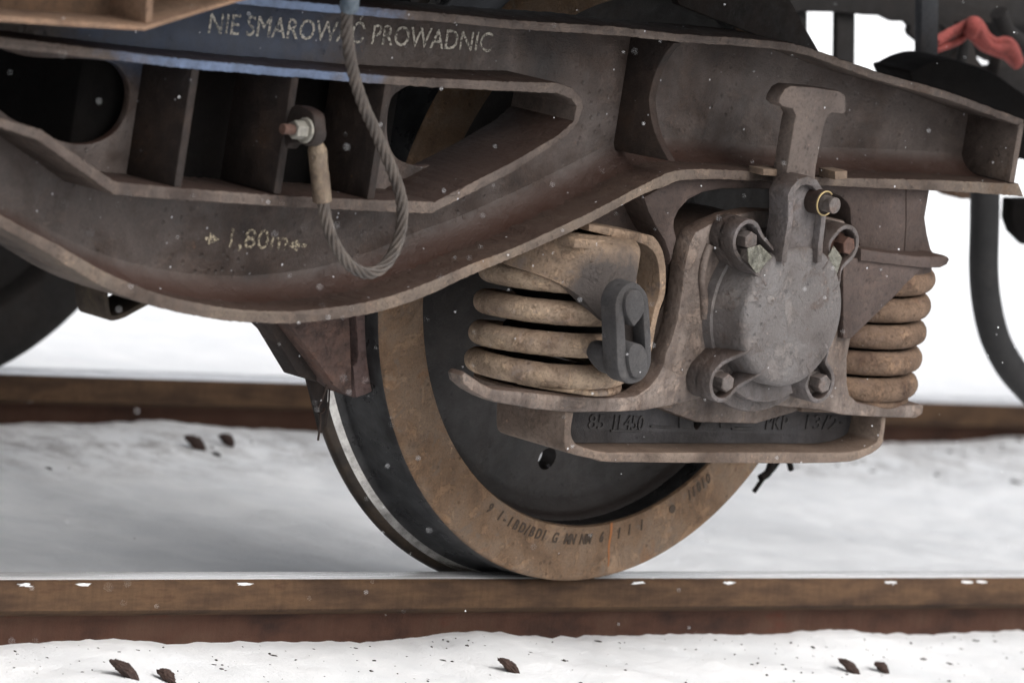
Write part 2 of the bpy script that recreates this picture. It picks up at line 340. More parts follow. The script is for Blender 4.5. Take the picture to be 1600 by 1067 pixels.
def flat_solid(loops, w0, w1, bevel):
    """closed 2-D loops (the first the outline, the rest holes) extruded from w0 to w1"""
    cu = bpy.data.curves.new('tmp', 'CURVE'); cu.dimensions = '2D'; cu.fill_mode = 'BOTH'
    th = abs(w1-w0); bevel = min(bevel, th*.45)
    cu.extrude = th/2-bevel; cu.bevel_depth = bevel; cu.bevel_resolution = 1; cu.offset = -bevel
    for lp in loops:
        lp = dedupe(lp)
        s = cu.splines.new('POLY'); s.points.add(len(lp)-1); s.use_cyclic_u = True
        for p, q in zip(s.points, lp): p.co = (q[0], q[1], 0, 1)
    o = bpy.data.objects.new('tmp', cu); COL.objects.link(o)
    dg = bpy.context.evaluated_depsgraph_get()
    me = bpy.data.meshes.new_from_object(o.evaluated_get(dg))
    bpy.data.objects.remove(o); bpy.data.curves.remove(cu)
    me.materials.clear()
    bm = bmesh.new(); bm.from_mesh(me); bmesh.ops.remove_doubles(bm, verts=bm.verts, dist=1e-6)
    bmesh.ops.recalc_face_normals(bm, faces=bm.faces)
    bm.to_mesh(me); bm.free()
    return me
def plate(name, loops, y0, y1, mat, parent=None, bevel=.0025, jit=0.0, step=.012, smooth=40):
    """outline in X-Z, thickness along Y"""
    if not isinstance(loops[0][0], (tuple, list)): loops = [loops]
    if jit: loops = [resample(l, step, True, jit) for l in loops]
    me = flat_solid(loops, y0, y1, bevel); c = (y0+y1)/2
    for v in me.vertices: x, z, w = v.co; v.co = (x, c-w, z)
    return link(name, me, mat, parent, smooth)
def plate_x(name, loops, x0, x1, mat, parent=None, bevel=.0025, smooth=40):
    """outline in Y-Z, thickness along X"""
    if not isinstance(loops[0][0], (tuple, list)): loops = [loops]
    me = flat_solid(loops, x0, x1, bevel); c = (x0+x1)/2
    for v in me.vertices: u, w, k = v.co; v.co = (c+k, u, w)
    return link(name, me, mat, parent, smooth)
def bmobj(name, bm, mat, parent=None, smooth=40):
    me = bpy.data.meshes.new(name); bmesh.ops.recalc_face_normals(bm, faces=bm.faces); bm.to_mesh(me); bm.free()
    return link(name, me, mat, parent, smooth)
def box(bm, x0, x1, y0, y1, z0, z1, bev=.002):
    r = bmesh.ops.create_cube(bm, size=1)
    for v in r['verts']:
        v.co = ((x0+x1)/2+v.co.x*(x1-x0), (y0+y1)/2+v.co.y*(y1-y0), (z0+z1)/2+v.co.z*(z1-z0))
    if bev:
        es = list({e for v in r['verts'] for e in v.link_edges})
        bmesh.ops.bevel(bm, geom=es, offset=bev, segments=2, affect='EDGES', profile=.5)
def cyl(bm, p0, p1, r0, r1=None, n=32, bev=0.0, rot=0.0):
    r1 = r0 if r1 is None else r1
    p0, p1 = Vector(p0), Vector(p1); d = p1-p0
    q = d.to_track_quat('Z', 'Y').to_matrix()
    rings = []
    prof = [(0, 0, r0)] if not bev else [(0, 0, r0)]
    st = [(0.0, r0), (1.0, r1)] if not bev else [(0.0, r0-bev), (bev/d.length, r0), (1-bev/d.length, r1), (1.0, r1-bev)]
    for t_, r in st:
        rings.append([bm.verts.new(p0+d*t_+q @ Vector((r*math.cos(rot+2*math.pi*k/n), r*math.sin(rot+2*math.pi*k/n), 0))) for k in range(n)])
    for a, b in zip(rings, rings[1:]):
        for k in range(n): bm.faces.new((a[k], a[(k+1) % n], b[(k+1) % n], b[k]))
    bm.faces.new(rings[0][::-1]); bm.faces.new(rings[-1])
def tube(bm, pts, rad, n=16, lobes=0, depth=.16, twist=0.0, cap=True):
    P = [Vector(p) for p in pts]; N = len(P); rings = []
    t0 = (P[1]-P[0]).normalized()
    up = Vector((0, 1, 0)) if abs(t0.y) < .9 else Vector((1, 0, 0))
    nrm = (up-t0*up.dot(t0)).normalized(); acc = 0.0
    for i in range(N):
        t_ = (P[min(i+1, N-1)]-P[max(i-1, 0)]).normalized()
        nrm = (nrm-t_*nrm.dot(t_)).normalized(); bn = t_.cross(nrm)
        if i: acc += (P[i]-P[i-1]).length
        r = rad(i/(N-1)) if callable(rad) else rad
        ring = []
        for k in range(n):
            a = 2*math.pi*k/n; rr = r
            if lobes: rr = r*(1-depth+depth*abs(math.cos(lobes/2*(a-twist*acc)))**.55)
            ring.append(bm.verts.new(P[i]+nrm*rr*math.cos(a)+bn*rr*math.sin(a)))
        rings.append(ring)
    for a, b in zip(rings, rings[1:]):
        for k in range(n): bm.faces.new((a[k], a[(k+1) % n], b[(k+1) % n], b[k]))
    if cap: bm.faces.new(rings[0][::-1]); bm.faces.new(rings[-1])
def lathe_y(prof, n, cx=0.0, cz=.46, mats=None, closed=False):
    """profile of (radius, y) turned about the wheel axis; mats = material slot per segment"""
    bm = bmesh.new(); rings = []
    for r, y in prof:
        rings.append([bm.verts.new((cx+r*math.cos(2*math.pi*k/n), y, cz+r*math.sin(2*math.pi*k/n))) for k in range(n)])
    seq = list(zip(rings, rings[1:]))
    if closed: seq.append((rings[-1], rings[0]))
    for i, (a, b) in enumerate(seq):
        for k in range(n):
            f = bm.faces.new((a[k], a[(k+1) % n], b[(k+1) % n], b[k]))
            if mats: f.material_index = mats[i]
    return bm
def text_mesh(s, size, depth, xs=1.0, space=1.0, bold=0.0):
    cu = bpy.data.curves.new('tmp', 'FONT'); cu.body = s; cu.size = size; cu.extrude = depth/2; cu.space_character = space
    cu.resolution_u = 3; cu.offset = bold
    o = bpy.data.objects.new('tmp', cu); COL.objects.link(o)
    dg = bpy.context.evaluated_depsgraph_get(); me = bpy.data.meshes.new_from_object(o.evaluated_get(dg))
    bpy.data.objects.remove(o); bpy.data.curves.remove(cu); me.materials.clear()
    for v in me.vertices: v.co.x *= xs
    return me
def lettering(name, s, x, z, y, size, mat, parent, width=None, xs=1.0, depth=.0006, ang=0.0, space=1.0):
    """letters standing on the X-Z plane at depth y, starting at x, baseline z"""
    me = text_mesh(s, size, depth, xs, space)
    w = max(v.co.x for v in me.vertices)-min(v.co.x for v in me.vertices); k = (width/w) if width else 1.0
    ca, sa = math.cos(ang), math.sin(ang)
    for v in me.vertices:
        u, w_, d = v.co.x*k, v.co.y, v.co.z
        v.co = (x+u*ca-w_*sa, y-d, z+u*sa+w_*ca)
    return link(name, me, mat, parent, None)
def dup_tree(o, offset=None, parent=None):
    c = o.copy(); COL.objects.link(c)
    if parent is not None:
        mi = o.matrix_parent_inverse.copy(); c.parent = parent; c.matrix_parent_inverse = mi
    for ch in o.children: dup_tree(ch, None, c)
    if offset is not None: c.location = Vector(o.location)+Vector(offset)
    return c

# ------------------------------------------------------------------ ground: snow, one sheet to the horizon
def axis(lo, hi, fine, far):
    a = []; v = lo
    while v < hi: a.append(v); v += fine
    a.append(hi); s = fine; r = hi
    while r < far: s *= 1.22; r += s; a.append(r)
    s = fine; r = lo; b = []
    while r > -far: s *= 1.22; r -= s; b.append(r)
    return b[::-1]+a
def lerp_tab(tab, x):
    if x <= tab[0][0]: return tab[0][1]
    for (a, b), (c, d) in zip(tab, tab[1:]):
        if x <= c:
            k = (x-a)/(c-a); k = k*k*(3-2*k); return b+(d-b)*k
    return tab[-1][1]
NEAR = [(-0.996,-0.0911),(-0.9202,-0.0885),(-0.8767,-0.0854),(-0.7882,-0.082),(-0.725,-0.0869),(-0.6896,-0.0925),(-0.6268,-0.0896),(-0.5098,-0.0898),(-0.305,-0.0899),(-0.2318,-0.0861),(-0.1583,-0.0794),(-0.0888,-0.0791),(-0.0166,-0.0871),(0.0488,-0.0895),(0.1535,-0.0877),(0.2879,-0.0889),(0.453,-0.0893),(0.5228,-0.088),(0.5853,-0.0827),(0.664,-0.0824),(0.7233,-0.0878),(0.8417,-0.0908),(1.068,-0.0897)]
FAR = [(0.2362,-0.0913),(0.4138,-0.0883),(0.4961,-0.0804),(0.6007,-0.0721),(0.6812,-0.0794),(0.7988,-0.0851),(0.9174,-0.0853),(2.4131,-0.0889),(2.5323,-0.0871),(2.6246,-0.0833),(2.8112,-0.0704)]
def snow_z(x, y):
    n1 = noise.fractal(Vector((x*3, y*3, 1.7)), .7, 2.0, 5)*.008
    n2 = noise.noise(Vector((x*40, y*40, 5.0)))*.0026
    z = -.100+1.3*n1+n2
    wn_ = math.exp(-((y-.03)/.10)**2) if y < .2 else 0
    z = z*(1-wn_)+(lerp_tab(NEAR, x)+.35*n1+1.6*n2)*wn_
    wf = math.exp(-((y-1.5)/.16)**2) if y < 1.62 else math.exp(-((y-1.62)/.3)**2)
    z = z*(1-wf)+(lerp_tab(FAR, x)+.6*n1+n2)*wf
    if y < -.08: z -= .03*(1-math.exp(-((y+.08)/.25)**2))
    d = math.hypot(x, y-.8)
    if d > 8: z += noise.noise(Vector((x*.05, y*.05, 2)))*.25*min(1, (d-8)/30)-.12*min(1, (d-8)/8)
    for cx, cy in ((.80, .17), (.55, 1.9)): pass
    return z
xs_ = axis(-1.7, 3.2, .016, 900); ys_ = axis(-.75, 1.75, .016, 900)
verts = [(x, y, snow_z(x, y)) for y in ys_ for x in xs_]
nx_ = len(xs_); faces = [(j*nx_+i, j*nx_+i+1, (j+1)*nx_+i+1, (j+1)*nx_+i) for j in range(len(ys_)-1) for i in range(nx_-1)]
me = bpy.data.meshes.new('snow_ground'); me.from_pydata(verts, [], faces)
g = link('snow_ground', me, 'snow', None, 180); setp(g, 'white snow covering the ground and the track bed', 'snow', None, 'structure')

# ------------------------------------------------------------------ rails
def rail(name, yc, flip, label):
    s = -1 if flip else 1
    half = [(-.0225, 0), (-.0285, -.0012), (-.0325, -.0045), (-.0342, -.009), (-.035, -.041), (-.032, -.0445), (-.013, -.052), (-.009, -.060), (-.0082, -.095), (-.010, -.116), (-.018, -.128), (-.062, -.140), (-.062, -.149)]
    mats = [2, 2, 0, 0, 0, 0, 1, 1, 1, 1, 1, 1, 1]
    prof = half+[(-a, b) for a, b in half[::-1]]
    seg = [2, 0, 0, 0, 0, 0, 1, 1, 1, 1, 1, 1]; mats = seg+[1]+seg[::-1]+[2]
    bm = bmesh.new(); xs = [-14+.5*k for k in range(0, 110)]
    tilt = -s/20                                    # rails lean 1:20 towards the track middle
    rings = [[bm.verts.new((x, yc+a-b*tilt, b+a*tilt-.0018)) for a, b in prof] for x in xs]
    N = len(prof)
    for A, B in zip(rings, rings[1:]):
        for k in range(N):
            f = bm.faces.new((A[k], A[(k+1) % N], B[(k+1) % N], B[k])); f.material_index = mats[k]
    bm.faces.new(rings[0]); bm.faces.new(rings[-1][::-1])
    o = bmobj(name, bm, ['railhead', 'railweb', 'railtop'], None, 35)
    return setp(o, label, 'rail', 'rails of the snowy track')
rail('rail', .069, False, 'near rusty rail the wheel stands on, tan head over red brown web')
rail('rail', 1.561, True, 'far dark rail across the snow behind the wheel')
# little tufts of snow frozen to the edge of the near rail head
bm = bmesh.new()
for px0, w in [(-0.9723,-0.0032),(-0.8746,-0.0034),(-0.8335,-0.0035),(-0.7469,-0.0037),(-0.587,-0.004),(-0.3716,-0.0044),(-0.2799,-0.0046),(0.1787,-0.0046),(0.239,-0.0047),(0.3738,-0.005),(0.7292,-0.0037),(0.8545,-0.0039),(0.9053,-0.004),(0.9399,-0.0041)]:
    for k in range(random.choice((0, 0, 1, 1))):
        r = bmesh.ops.create_icosphere(bm, subdivisions=2, radius=1)
        s = random.uniform(.0009, .0024)
        for v in r['verts']: v.co = Vector((px0+random.uniform(-.014, .014), .0345, -.0065+random.uniform(-.002, .001)))+Vector((v.co.x*s*1.9, v.co.y*s*.5, v.co.z*s*.62))
o = bmobj('snow_tufts', bm, 'snow'); setp(o, 'crumbs of snow frozen along the top edge of the near rail', 'snow', None, 'stuff')

# rail fastenings poking through the snow
def clip_mesh(seed, L_, H_):
    bm = bmesh.new(); r = bmesh.ops.create_icosphere(bm, subdivisions=4, radius=1)
    for v in r['verts']:
        c = v.co.copy(); bend = .35*(1-c.x*c.x)
        v.co = Vector((c.x*L_*.5, c.y*.008, (c.z*.52*(1-.35*c.x*c.x)+bend)*H_*.42))
        v.co += c*noise.noise(c*4+Vector((seed*3, 0, 0)))*.0022+c*noise.noise(c*11)*.0009
    return bm
CL = [((-.9017, -.100), .056, .038, 'larger dark clip end in the near snow at the left of the picture'),
      ((-.833, -.104), .032, .034, 'small dark clip end in the near snow beside the larger left one'),
      ((-.2056, -.108), .044, .030, 'dark clip end in the near snow below the wheel'),
      ((.4921, -.116), .048, .030, 'longer dark clip end in the near snow at the right of the picture'),
      ((.5591, -.119), .030, .030, 'short dark clip end in the near snow at the far right'),
      ((.5092, 1.36), .050, .044, 'larger dark clip end in the shaded snow before the far rail'),
      ((.5799, 1.365), .034, .040, 'smaller dark clip end in the shaded snow before the far rail')]
for k, ((x, y), l_, h_, lab) in enumerate(CL):
    o = bmobj('rail_clip', clip_mesh(k, l_, h_), 'clip')
    o.location = (x, y, snow_z(x, y)+.004); o.rotation_euler = (math.radians(-10), math.radians(36), math.radians(-30))
    setp(o, lab, 'rail clip', 'rail fastenings poking out of the snow')
# loose dark grit on the snow
bm = bmesh.new()
def grit(x, y, s):
    r = bmesh.ops.create_icosphere(bm, subdivisions=1, radius=1)
    q = Matrix.Rotation(random.uniform(0, 6.3), 3, 'Z') @ Matrix.Rotation(random.uniform(-.5, .5), 3, 'X')
    e = (s*random.uniform(.7, 2.2), s*random.uniform(.5, 1), s*random.uniform(.3, .7)); c0 = Vector((x, y, snow_z(x, y)+s*.1))
    for v in r['verts']: v.co = c0+q @ Vector((v.co.x*e[0]*random.uniform(.7, 1.3), v.co.y*e[1], v.co.z*e[2]))
for k in range(420):
    x = random.uniform(-1.5, 1.3); y = .03-abs(random.gauss(0, .13)); grit(x, y, random.choice((.0007, .001, .0012, .0015, .002, .003))*random.uniform(.7, 1.2))
for k in range(42):
    x0 = random.choice((random.uniform(-.2, 1.3), random.uniform(1.6, 3.2))); y0 = 1.5-abs(random.gauss(0, .13))
    for j in range(random.choice((1, 2, 4, 9))): grit(x0+random.gauss(0, .035), min(1.51, y0+random.gauss(0, .03)), random.choice((.001, .0016, .0022, .003, .0055))*random.uniform(.7, 1.2))
for k in range(25): grit(random.uniform(-1, 3), random.uniform(.3, 1.4), random.uniform(.001, .003))
o = bmobj('ground_grit', bm, 'plant', None, 180); setp(o, 'dark grit and dead stalks scattered over the snow', 'grit', None, 'stuff')

# ------------------------------------------------------------------ wheelset
RW = .46
ws = empty('wheelset', (0, .815, .46), 'wheelset under the axle box, sandy wheel rim with dark disc and worn bright flange', 'wheelset')
def wheel(parent, near=True):
    # near wheel outer face at y=0, flange towards the track middle
    prof = [(.3765, .004), (.379, 0), (.449, 0), (.4535, .0012), (.4565, .0055), (.4580, .025), (.4600, .068), (.4618, .084), (.4650, .0905), (.4705, .0965), (.4790, .1035), (.4868, .109), (.4902, .116), (.4892, .1225), (.4850, .1285), (.478, .1325), (.465, .135), (.392, .135), (.386, .131), (.383, .118), (.3765, .098), (.3765, .03)]
    mats = [0, 0, 0, 0, 1, 1, 1, 1, 1, 2, 3, 3, 3, 3, 3, 3, 3, 3, 3, 3, 1]
    bm = lathe_y(prof, 288, mats=mats+[1], closed=True)
    # inside of the rim (last two segments) dark
    o = bmobj('rim', bm, ['rim', 'tread', 'polished', 'flange'], parent, 50)
    # disc: fillet lip under the rim, dished plate, hub
    d = [(.3775, .034), (.3735, .036), (.3690, .0425), (.3640, .0475), (.3560, .0500), (.3500, .0545), (.3380, .058), (.30, .055), (.24, .044), (.19, .030), (.165, .010), (.150, -.012), (.12, -.020), (.085, -.021), (.085, .155), (.14, .155), (.158, .140), (.19, .090), (.24, .074), (.30, .082), (.338, .090), (.36, .097), (.3775, .1)]
    bm = lathe_y(d, 192, closed=True)
    o2 = bmobj('disc', bm, 'disc', parent, 60)
    # round lifting holes through the disc
    bm = bmesh.new()
    for a in (math.radians(-95.5), math.radians(84.5)):
        R_ = .293; c = Vector((R_*math.cos(a), 0, .46+R_*math.sin(a)))
        cyl(bm, c+Vector((0, -.1, 0)), c+Vector((0, .25, 0)), .0165, n=32)
    me_c = bpy.data.meshes.new('cut'); bmesh.ops.recalc_face_normals(bm, faces=bm.faces); bm.to_mesh(me_c); bm.free()
    co = bpy.data.objects.new('cut', me_c); COL.objects.link(co)
    md = o2.modifiers.new('hole', 'BOOLEAN'); md.object = co; md.operation = 'DIFFERENCE'; md.solver = 'EXACT'
    pm = o2.parent; o2.parent = None; o2.matrix_parent_inverse = Matrix.Identity(4)
    dg = bpy.context.evaluated_depsgraph_get(); nm = bpy.data.meshes.new_from_object(o2.evaluated_get(dg))
    o2.modifiers.clear(); o2.data = nm; nm.name = 'disc'
    nm.shade_smooth(); nm.set_sharp_from_angle(angle=math.radians(50))
    o2.parent = pm; o2.matrix_parent_inverse = Matrix.Translation(-Vector(pm.location))
    bpy.data.objects.remove(co)
    return o, o2
class _Tmp: pass
near_rim, near_disc = wheel(ws)
# stamped marks round the rim face
mks = [('9', -117.2), ('1', -113.6), ('-', -112), ('1', -110.3), ('B', -108.3), ('D', -106.3), ('/', -104.8), ('B', -103.2), ('D', -101.2), ('1', -99.6), ('G', -96.2), ('M', -92.6), ('N', -91.0), ('N', -88.1), ('M', -86.4), ('6', -82.6), ('1', -77.6), ('1', -74.6), ('1', -71.0), ('1', -56.6), ('1', -55.2), ('0', -53.6), ('1', -52.2), ('0', -50.6)]
def stamp(s, ang, r, size):
    me_ = text_mesh(s, size, .0008, .74, 1.0, .0007)
    xs0 = [v.co.x for v in me_.vertices]; w = (max(xs0)+min(xs0))/2
    a = math.radians(ang); up = Vector((-math.cos(a), 0, -math.sin(a))); rt = Vector((-math.sin(a), 0, math.cos(a)))
    base = Vector((r*math.cos(a), -.0005, .46+r*math.sin(a)))
    for v in me_.vertices:
        u, h, d = v.co.x-w, v.co.y-size*.3, v.co.z
        u += h*.18
        v.co = base+rt*u+up*h+Vector((0, -d, 0))
    child(link('stamped_mark', me_, 'stamp', None, None), near_rim)
for s, a in mks: stamp(s, a, .3965, .0205)
bm = bmesh.new()
cyl(bm, (.3975*math.cos(math.radians(-62)), .0005, .46+.3975*math.sin(math.radians(-62))), (.3975*math.cos(math.radians(-62)), -.0009, .46+.3975*math.sin(math.radians(-62))), .0062, n=20)
child(bmobj('stamped_dot', bm, 'stamp'), near_rim)
# thin orange rust run across the rim below the axle
a0 = math.radians(-80); bm = bmesh.new()
pr = []
for k in range(9):
    r = .3772+k*.0080; a = a0+.003*math.sin(k*1.1)-.0012*k; hw = .0024*(1-.07*k)
    c = Vector((r*math.cos(a), -.0007, .46+r*math.sin(a))); tt = Vector((-math.sin(a), 0, math.cos(a)))
    pr.append((bm.verts.new(c-tt*hw), bm.verts.new(c+tt*hw)))
for (a, b), (c, d) in zip(pr, pr[1:]): bm.faces.new((a, b, d, c))
child(bmobj('rust_run', bm, 'orange', None, 180), near_rim)
# axle and the opposite wheel
bm = bmesh.new(); cyl(bm, (0, -.02, .46), (0, 1.65, .46), .082, n=48); bmobj('axle', bm, 'dark', ws)
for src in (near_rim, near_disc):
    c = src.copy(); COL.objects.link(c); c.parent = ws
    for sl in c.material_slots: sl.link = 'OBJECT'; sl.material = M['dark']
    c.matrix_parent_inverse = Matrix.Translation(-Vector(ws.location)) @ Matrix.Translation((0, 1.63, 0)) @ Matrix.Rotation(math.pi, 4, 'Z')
ws2 = dup_tree(ws, (-1.8, 0, 0)); ws2['label'] = 'other wheelset of the bogie beyond the left edge'

# ------------------------------------------------------------------ bogie frame
XC = -.935; YF = -.285; YB = -.165
bf = empty('bogie_frame', (XC, .815, 0), 'brown and grey steel bogie frame with fish belly side beam and painted lettering', 'bogie frame')
def mir(pts): return [(2*XC-x, z) for x, z in pts]
# top flange
up = [(-0.8488,0.8082),(-0.6911,0.8107),(-0.5752,0.8105),(-0.3743,0.8149),(-0.262,0.8128),(-0.1747,0.8142),(-0.086,0.8155),(-0.0343,0.8144),(0.006,0.8091),(0.1421,0.7864),(0.2982,0.7677),(0.42,0.7464),(0.4716,0.7373)]
lo = [(0.4744,0.7264),(0.4231,0.7347),(0.3012,0.7561),(0.145,0.7745),(0.0087,0.7978),(-0.0313,0.8023),(-0.0832,0.8039),(-0.1721,0.8031),(-0.2593,0.8014),(-0.3715,0.8028),(-0.5725,0.7986),(-0.6885,0.7988),(-0.8464,0.797)]
UZ = up[0][1]; up = [(XC, UZ+.001)]+up[1:]; lo = lo[:-1]+[(XC, lo[-1][1]+.001)]
top_loop = up+lo+mir(lo[::-1])[1:]+mir(up[::-1])[:-1]
plate('top_flange', top_loop, YF, YB, 'edge', bf, .002, .0014, .006)
# bottom flange (fish belly)
bt = [(-0.9104,0.4176),(-0.8668,0.4202),(-0.759,0.434),(-0.6683,0.4578),(-0.5781,0.4909),(-0.509,0.5134),(-0.3858,0.5623),(-0.2915,0.6044),(-0.2657,0.6159),(-0.2442,0.6248),(-0.2254,0.63),(-0.2012,0.6333),(-0.1413,0.6358),(-0.0431,0.637),(0.0668,0.6352),(0.2876,0.642),(0.4841,0.6457)]
bb = [(0.5,0.628),(0.2956,0.6269),(0.0697,0.6233),(-0.0399,0.6239),(-0.138,0.622),(-0.2039,0.618),(-0.2241,0.6136),(-0.2402,0.6076),(-0.2885,0.5915),(-0.3825,0.5479),(-0.5061,0.5003),(-0.5748,0.4758),(-0.6528,0.4445),(-0.7196,0.4248),(-0.7872,0.4127),(-0.8787,0.403),(-0.9127,0.4024)]
bt = [(XC, bt[0][1])]+bt[1:]; bb = bb[:-1]+[(XC, bb[-1][1])]
bot_loop = bt+bb+mir(bb[::-1])[1:]+mir(bt[::-1])[:-1]
def smooth_loop(h1, h2):
    a = cat_rom(h1, 4); b = cat_rom(h2, 4); return a+b+mir(b[::-1])[1:]+mir(a[::-1])[:-1]
plate('bottom_flange', smooth_loop(bt, bb), YF, YB, 'belly', bf, .0016, .0012, .004)
# rounded fillet where web and belly flange meet
fc = resample(cat_rom([(x, z+.0005) for x, z in bt], 4), .02, False); fc = fc+[]
fc = mir(fc[::-1])[:-1]+fc
bm = bmesh.new(); rings = []
for i, p in enumerate(fc):
    a, b = Vector(fc[max(0, i-1)]), Vector(fc[min(len(fc)-1, i+1)]); d = (b-a).normalized(); n_ = Vector((-d.y, d.x))
    ring = []
    for k in range(9):
        a_ = math.pi/2*k/8; off = .036*(1-math.sin(a_)); yy = -.1885-.046*(1-math.cos(a_))
        q = Vector(p)+n_*(off-.001); ring.append(bm.verts.new((q.x, yy, q.y)))
    rings.append(ring)
for A_, B_ in zip(rings, rings[1:]):
    for k in range(8): bm.faces.new((A_[k], B_[k], B_[k+1], A_[k+1]))
bmobj('fillet', bm, 'web', bf, 60)
# flange round the window opening
ro = [(-1.0067,0.7248),(-0.7581,0.7256),(-0.5574,0.7308),(-0.4754,0.7348),(-0.4441,0.729),(-0.4227,0.7141),(-0.4192,0.7041),(-0.4234,0.6852),(-0.4427,0.6646),(-0.5311,0.6127),(-0.6637,0.5529),(-0.7524,0.5512),(-0.9706,0.5503)]
ri = [(-1.0044,0.7137),(-0.7556,0.7138),(-0.5546,0.7184),(-0.4722,0.7206),(-0.4433,0.7147),(-0.4313,0.7043),(-0.4321,0.6864),(-0.4573,0.6655),(-0.5341,0.6261),(-0.6614,0.5689),(-0.7714,0.5661),(-0.9735,0.5643)]
ro = [(XC, ro[0][1])]+[p for p in ro[1:-1] if p[0] > XC+.02]+[(XC, ro[-1][1])]
ri = [(XC, ri[0][1])]+[p for p in ri[1:-1] if p[0] > XC+.02]+[(XC, ri[-1][1])]
def full(h): return h+[(x-.16 if x < -1.34 else x, z+(.16*.02 if x < -1.34 and z > .7 else 0)+(0 if x > -1.34 or z > .69 else .0)) for x, z in mir(h[::-1])[1:-1]]
plate('window_flange', [full(ro), full(ri)], YF, YB, 'edge', bf, .0016, .0014, .004)
# web plate with the openings
H3 = cat_rom([(-0.6295,0.7074),(-0.665,0.6953),(-0.6758,0.6812),(-0.6752,0.6519),(-0.6666,0.628),(-0.6488,0.6096),(-0.6218,0.6025),(-0.5961,0.602),(-0.5559,0.6108),(-0.5084,0.6362),(-0.4599,0.6592),(-0.4293,0.6729),(-0.4178,0.6915),(-0.4242,0.704),(-0.4449,0.7105),(-0.5303,0.709)], 4, True)
H2 = cat_rom([(-1.075, .69), (-1.04, .704), (-.80, .704), (-.764, .69), (-.758, .62), (-.766, .57), (-.80, .556), (-1.03, .556), (-1.07, .57), (-1.08, .62)], 4, True)
H1 = cat_rom([(-1.2976,0.7029),(-1.2156,0.7048),(-1.1591,0.7035),(-1.1343,0.6898),(-1.1223,0.6721),(-1.1201,0.6553),(-1.1236,0.6358),(-1.1359,0.6183),(-1.1585,0.6051),(-1.1888,0.5995),(-1.2236,0.6025),(-1.2598,0.6133),(-1.3252,0.6351)]+[(-1.40,.70),(-1.37,.715)], 4, True)
ub = [(x, z-.004) for x, z in up]; lb = [(x, z+.004) for x, z in bt]
rt_x = min(up[-1][0], bt[-1][0])-.004
ub = [p for p in ub if p[0] < rt_x-.01]+[(rt_x, up[-1][1]-.004)]; lb = [p for p in lb if p[0] < rt_x-.01]+[(rt_x, bt[-1][1]+.006)]
web_out = ub+lb[::-1]+mir(lb)[1:]+mir(ub[::-1])[:-1]
web = plate('web_plate', [web_out, H1, H2, H3], -.19, -.178, 'web', bf, .0015)
# upright ribs between the window flanges
for x, dz in ((-1.101, 0), (-.9335, 0), (-.7715, 0)):
    zt, zb = .7195, .566
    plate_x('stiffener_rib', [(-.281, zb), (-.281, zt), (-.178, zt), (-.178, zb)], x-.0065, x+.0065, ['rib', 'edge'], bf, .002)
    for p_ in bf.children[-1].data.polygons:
        if p_.normal.y < -.35: p_.material_index = 1  # side faces keep the dark colour as painted shade, front edges stay pale
# deep rib with a concave front edge
ins = []
crv = [(-0.2718,0.7989),(-0.2587,0.7829),(-0.2473,0.7586),(-0.2427,0.7362),(-0.2419,0.7187),(-0.2485,0.6999),(-0.2605,0.6785),(-0.2764,0.6613),(-0.2959,0.6439)]
crv = cat_rom(crv, 4)
for x in (-.245, 2*XC+.245):
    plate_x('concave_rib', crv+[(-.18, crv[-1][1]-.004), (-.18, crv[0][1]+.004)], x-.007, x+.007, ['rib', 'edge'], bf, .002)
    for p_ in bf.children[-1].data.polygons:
        if abs(p_.normal.x) < .8: p_.material_index = 1  # flat faces keep the dark shade colour, edges stay pale
# end plates
ze, zt = bt[-1][1], up[-1][1]
for s in (0, 1):
    x0 = rt_x-.006; x1 = rt_x+.006
    if s: x0, x1 = 2*XC-x1, 2*XC-x0
    plate_x('end_plate', [(YF-.001, ze+.001), (YF-.001, zt-.006), (YB, zt-.006), (YB, ze+.001)], x0, x1, 'edge', bf, .002)
# stop tabs on the flange beside the tee bar
tb = [(-0.0827,0.6439),(-0.0201,0.6461),(-0.0173,0.6347),(-0.0806,0.6352)]
plate('stop_tab', tb, -.312, -.284, 'yellow', bf, .002)
tb = [(0.0572,0.6481),(0.0824,0.6502),(0.0852,0.6387),(0.06,0.6366)]
plate('stop_tab', tb, -.316, -.284, 'yellow', bf, .002)
# horn plate round the axle box with its arch
hp = [(-0.2531,0.5886),(-0.2384,0.5683),(-0.2157,0.5457),(-0.197,0.5299),(-0.1839,0.5111),(-0.1773,0.4991),(-0.1759,0.5202),(-0.1738,0.5352),(-0.1797,0.5446),(-0.1834,0.5523),(-0.1842,0.561),(-0.1789,0.5735),(-0.1641,0.5882),(-0.1377,0.5995),(-0.101,0.606),(-0.0504,0.6088),(0.0138,0.6109),(0.0791,0.6116),(0.1233,0.6096),(0.1401,0.6059),(0.1554,0.598),(0.1627,0.5902),(0.1688,0.5706),(0.1876,0.5488),(0.2027,0.5313),(0.3371,0.5273),(0.3211,0.5743),(0.3125,0.5922),(0.3088,0.6176),(0.3165,0.6307),(0.1278,0.6291),(-0.106,0.6269),(-0.1807,0.6216),(-0.2263,0.602)]
plate('horn_plate', hp, -.262, -.12, 'plate', bf, .006, 0, .01)
# recessed plate between horn and spring pocket
rp = [(-0.3208,0.5497),(-0.2019,0.5986),(-0.1604,0.5284),(-0.1978,0.5269),(-0.2868,0.5355)]
plate('horn_plate', rp, -.215, -.15, 'plate', bf, .003)
# right flare of the horn plate
fl = [(0.2706,0.6235),(0.3192,0.6257),(0.3191,0.5992),(0.3191,0.5855),(0.3296,0.5631),(0.3432,0.5417),(0.3585,0.5303),(0.29,0.5296),(0.2828,0.5749),(0.2782,0.5929)]
plate('horn_flare', fl, -.2638, -.16, 'plate', bf, .0012)
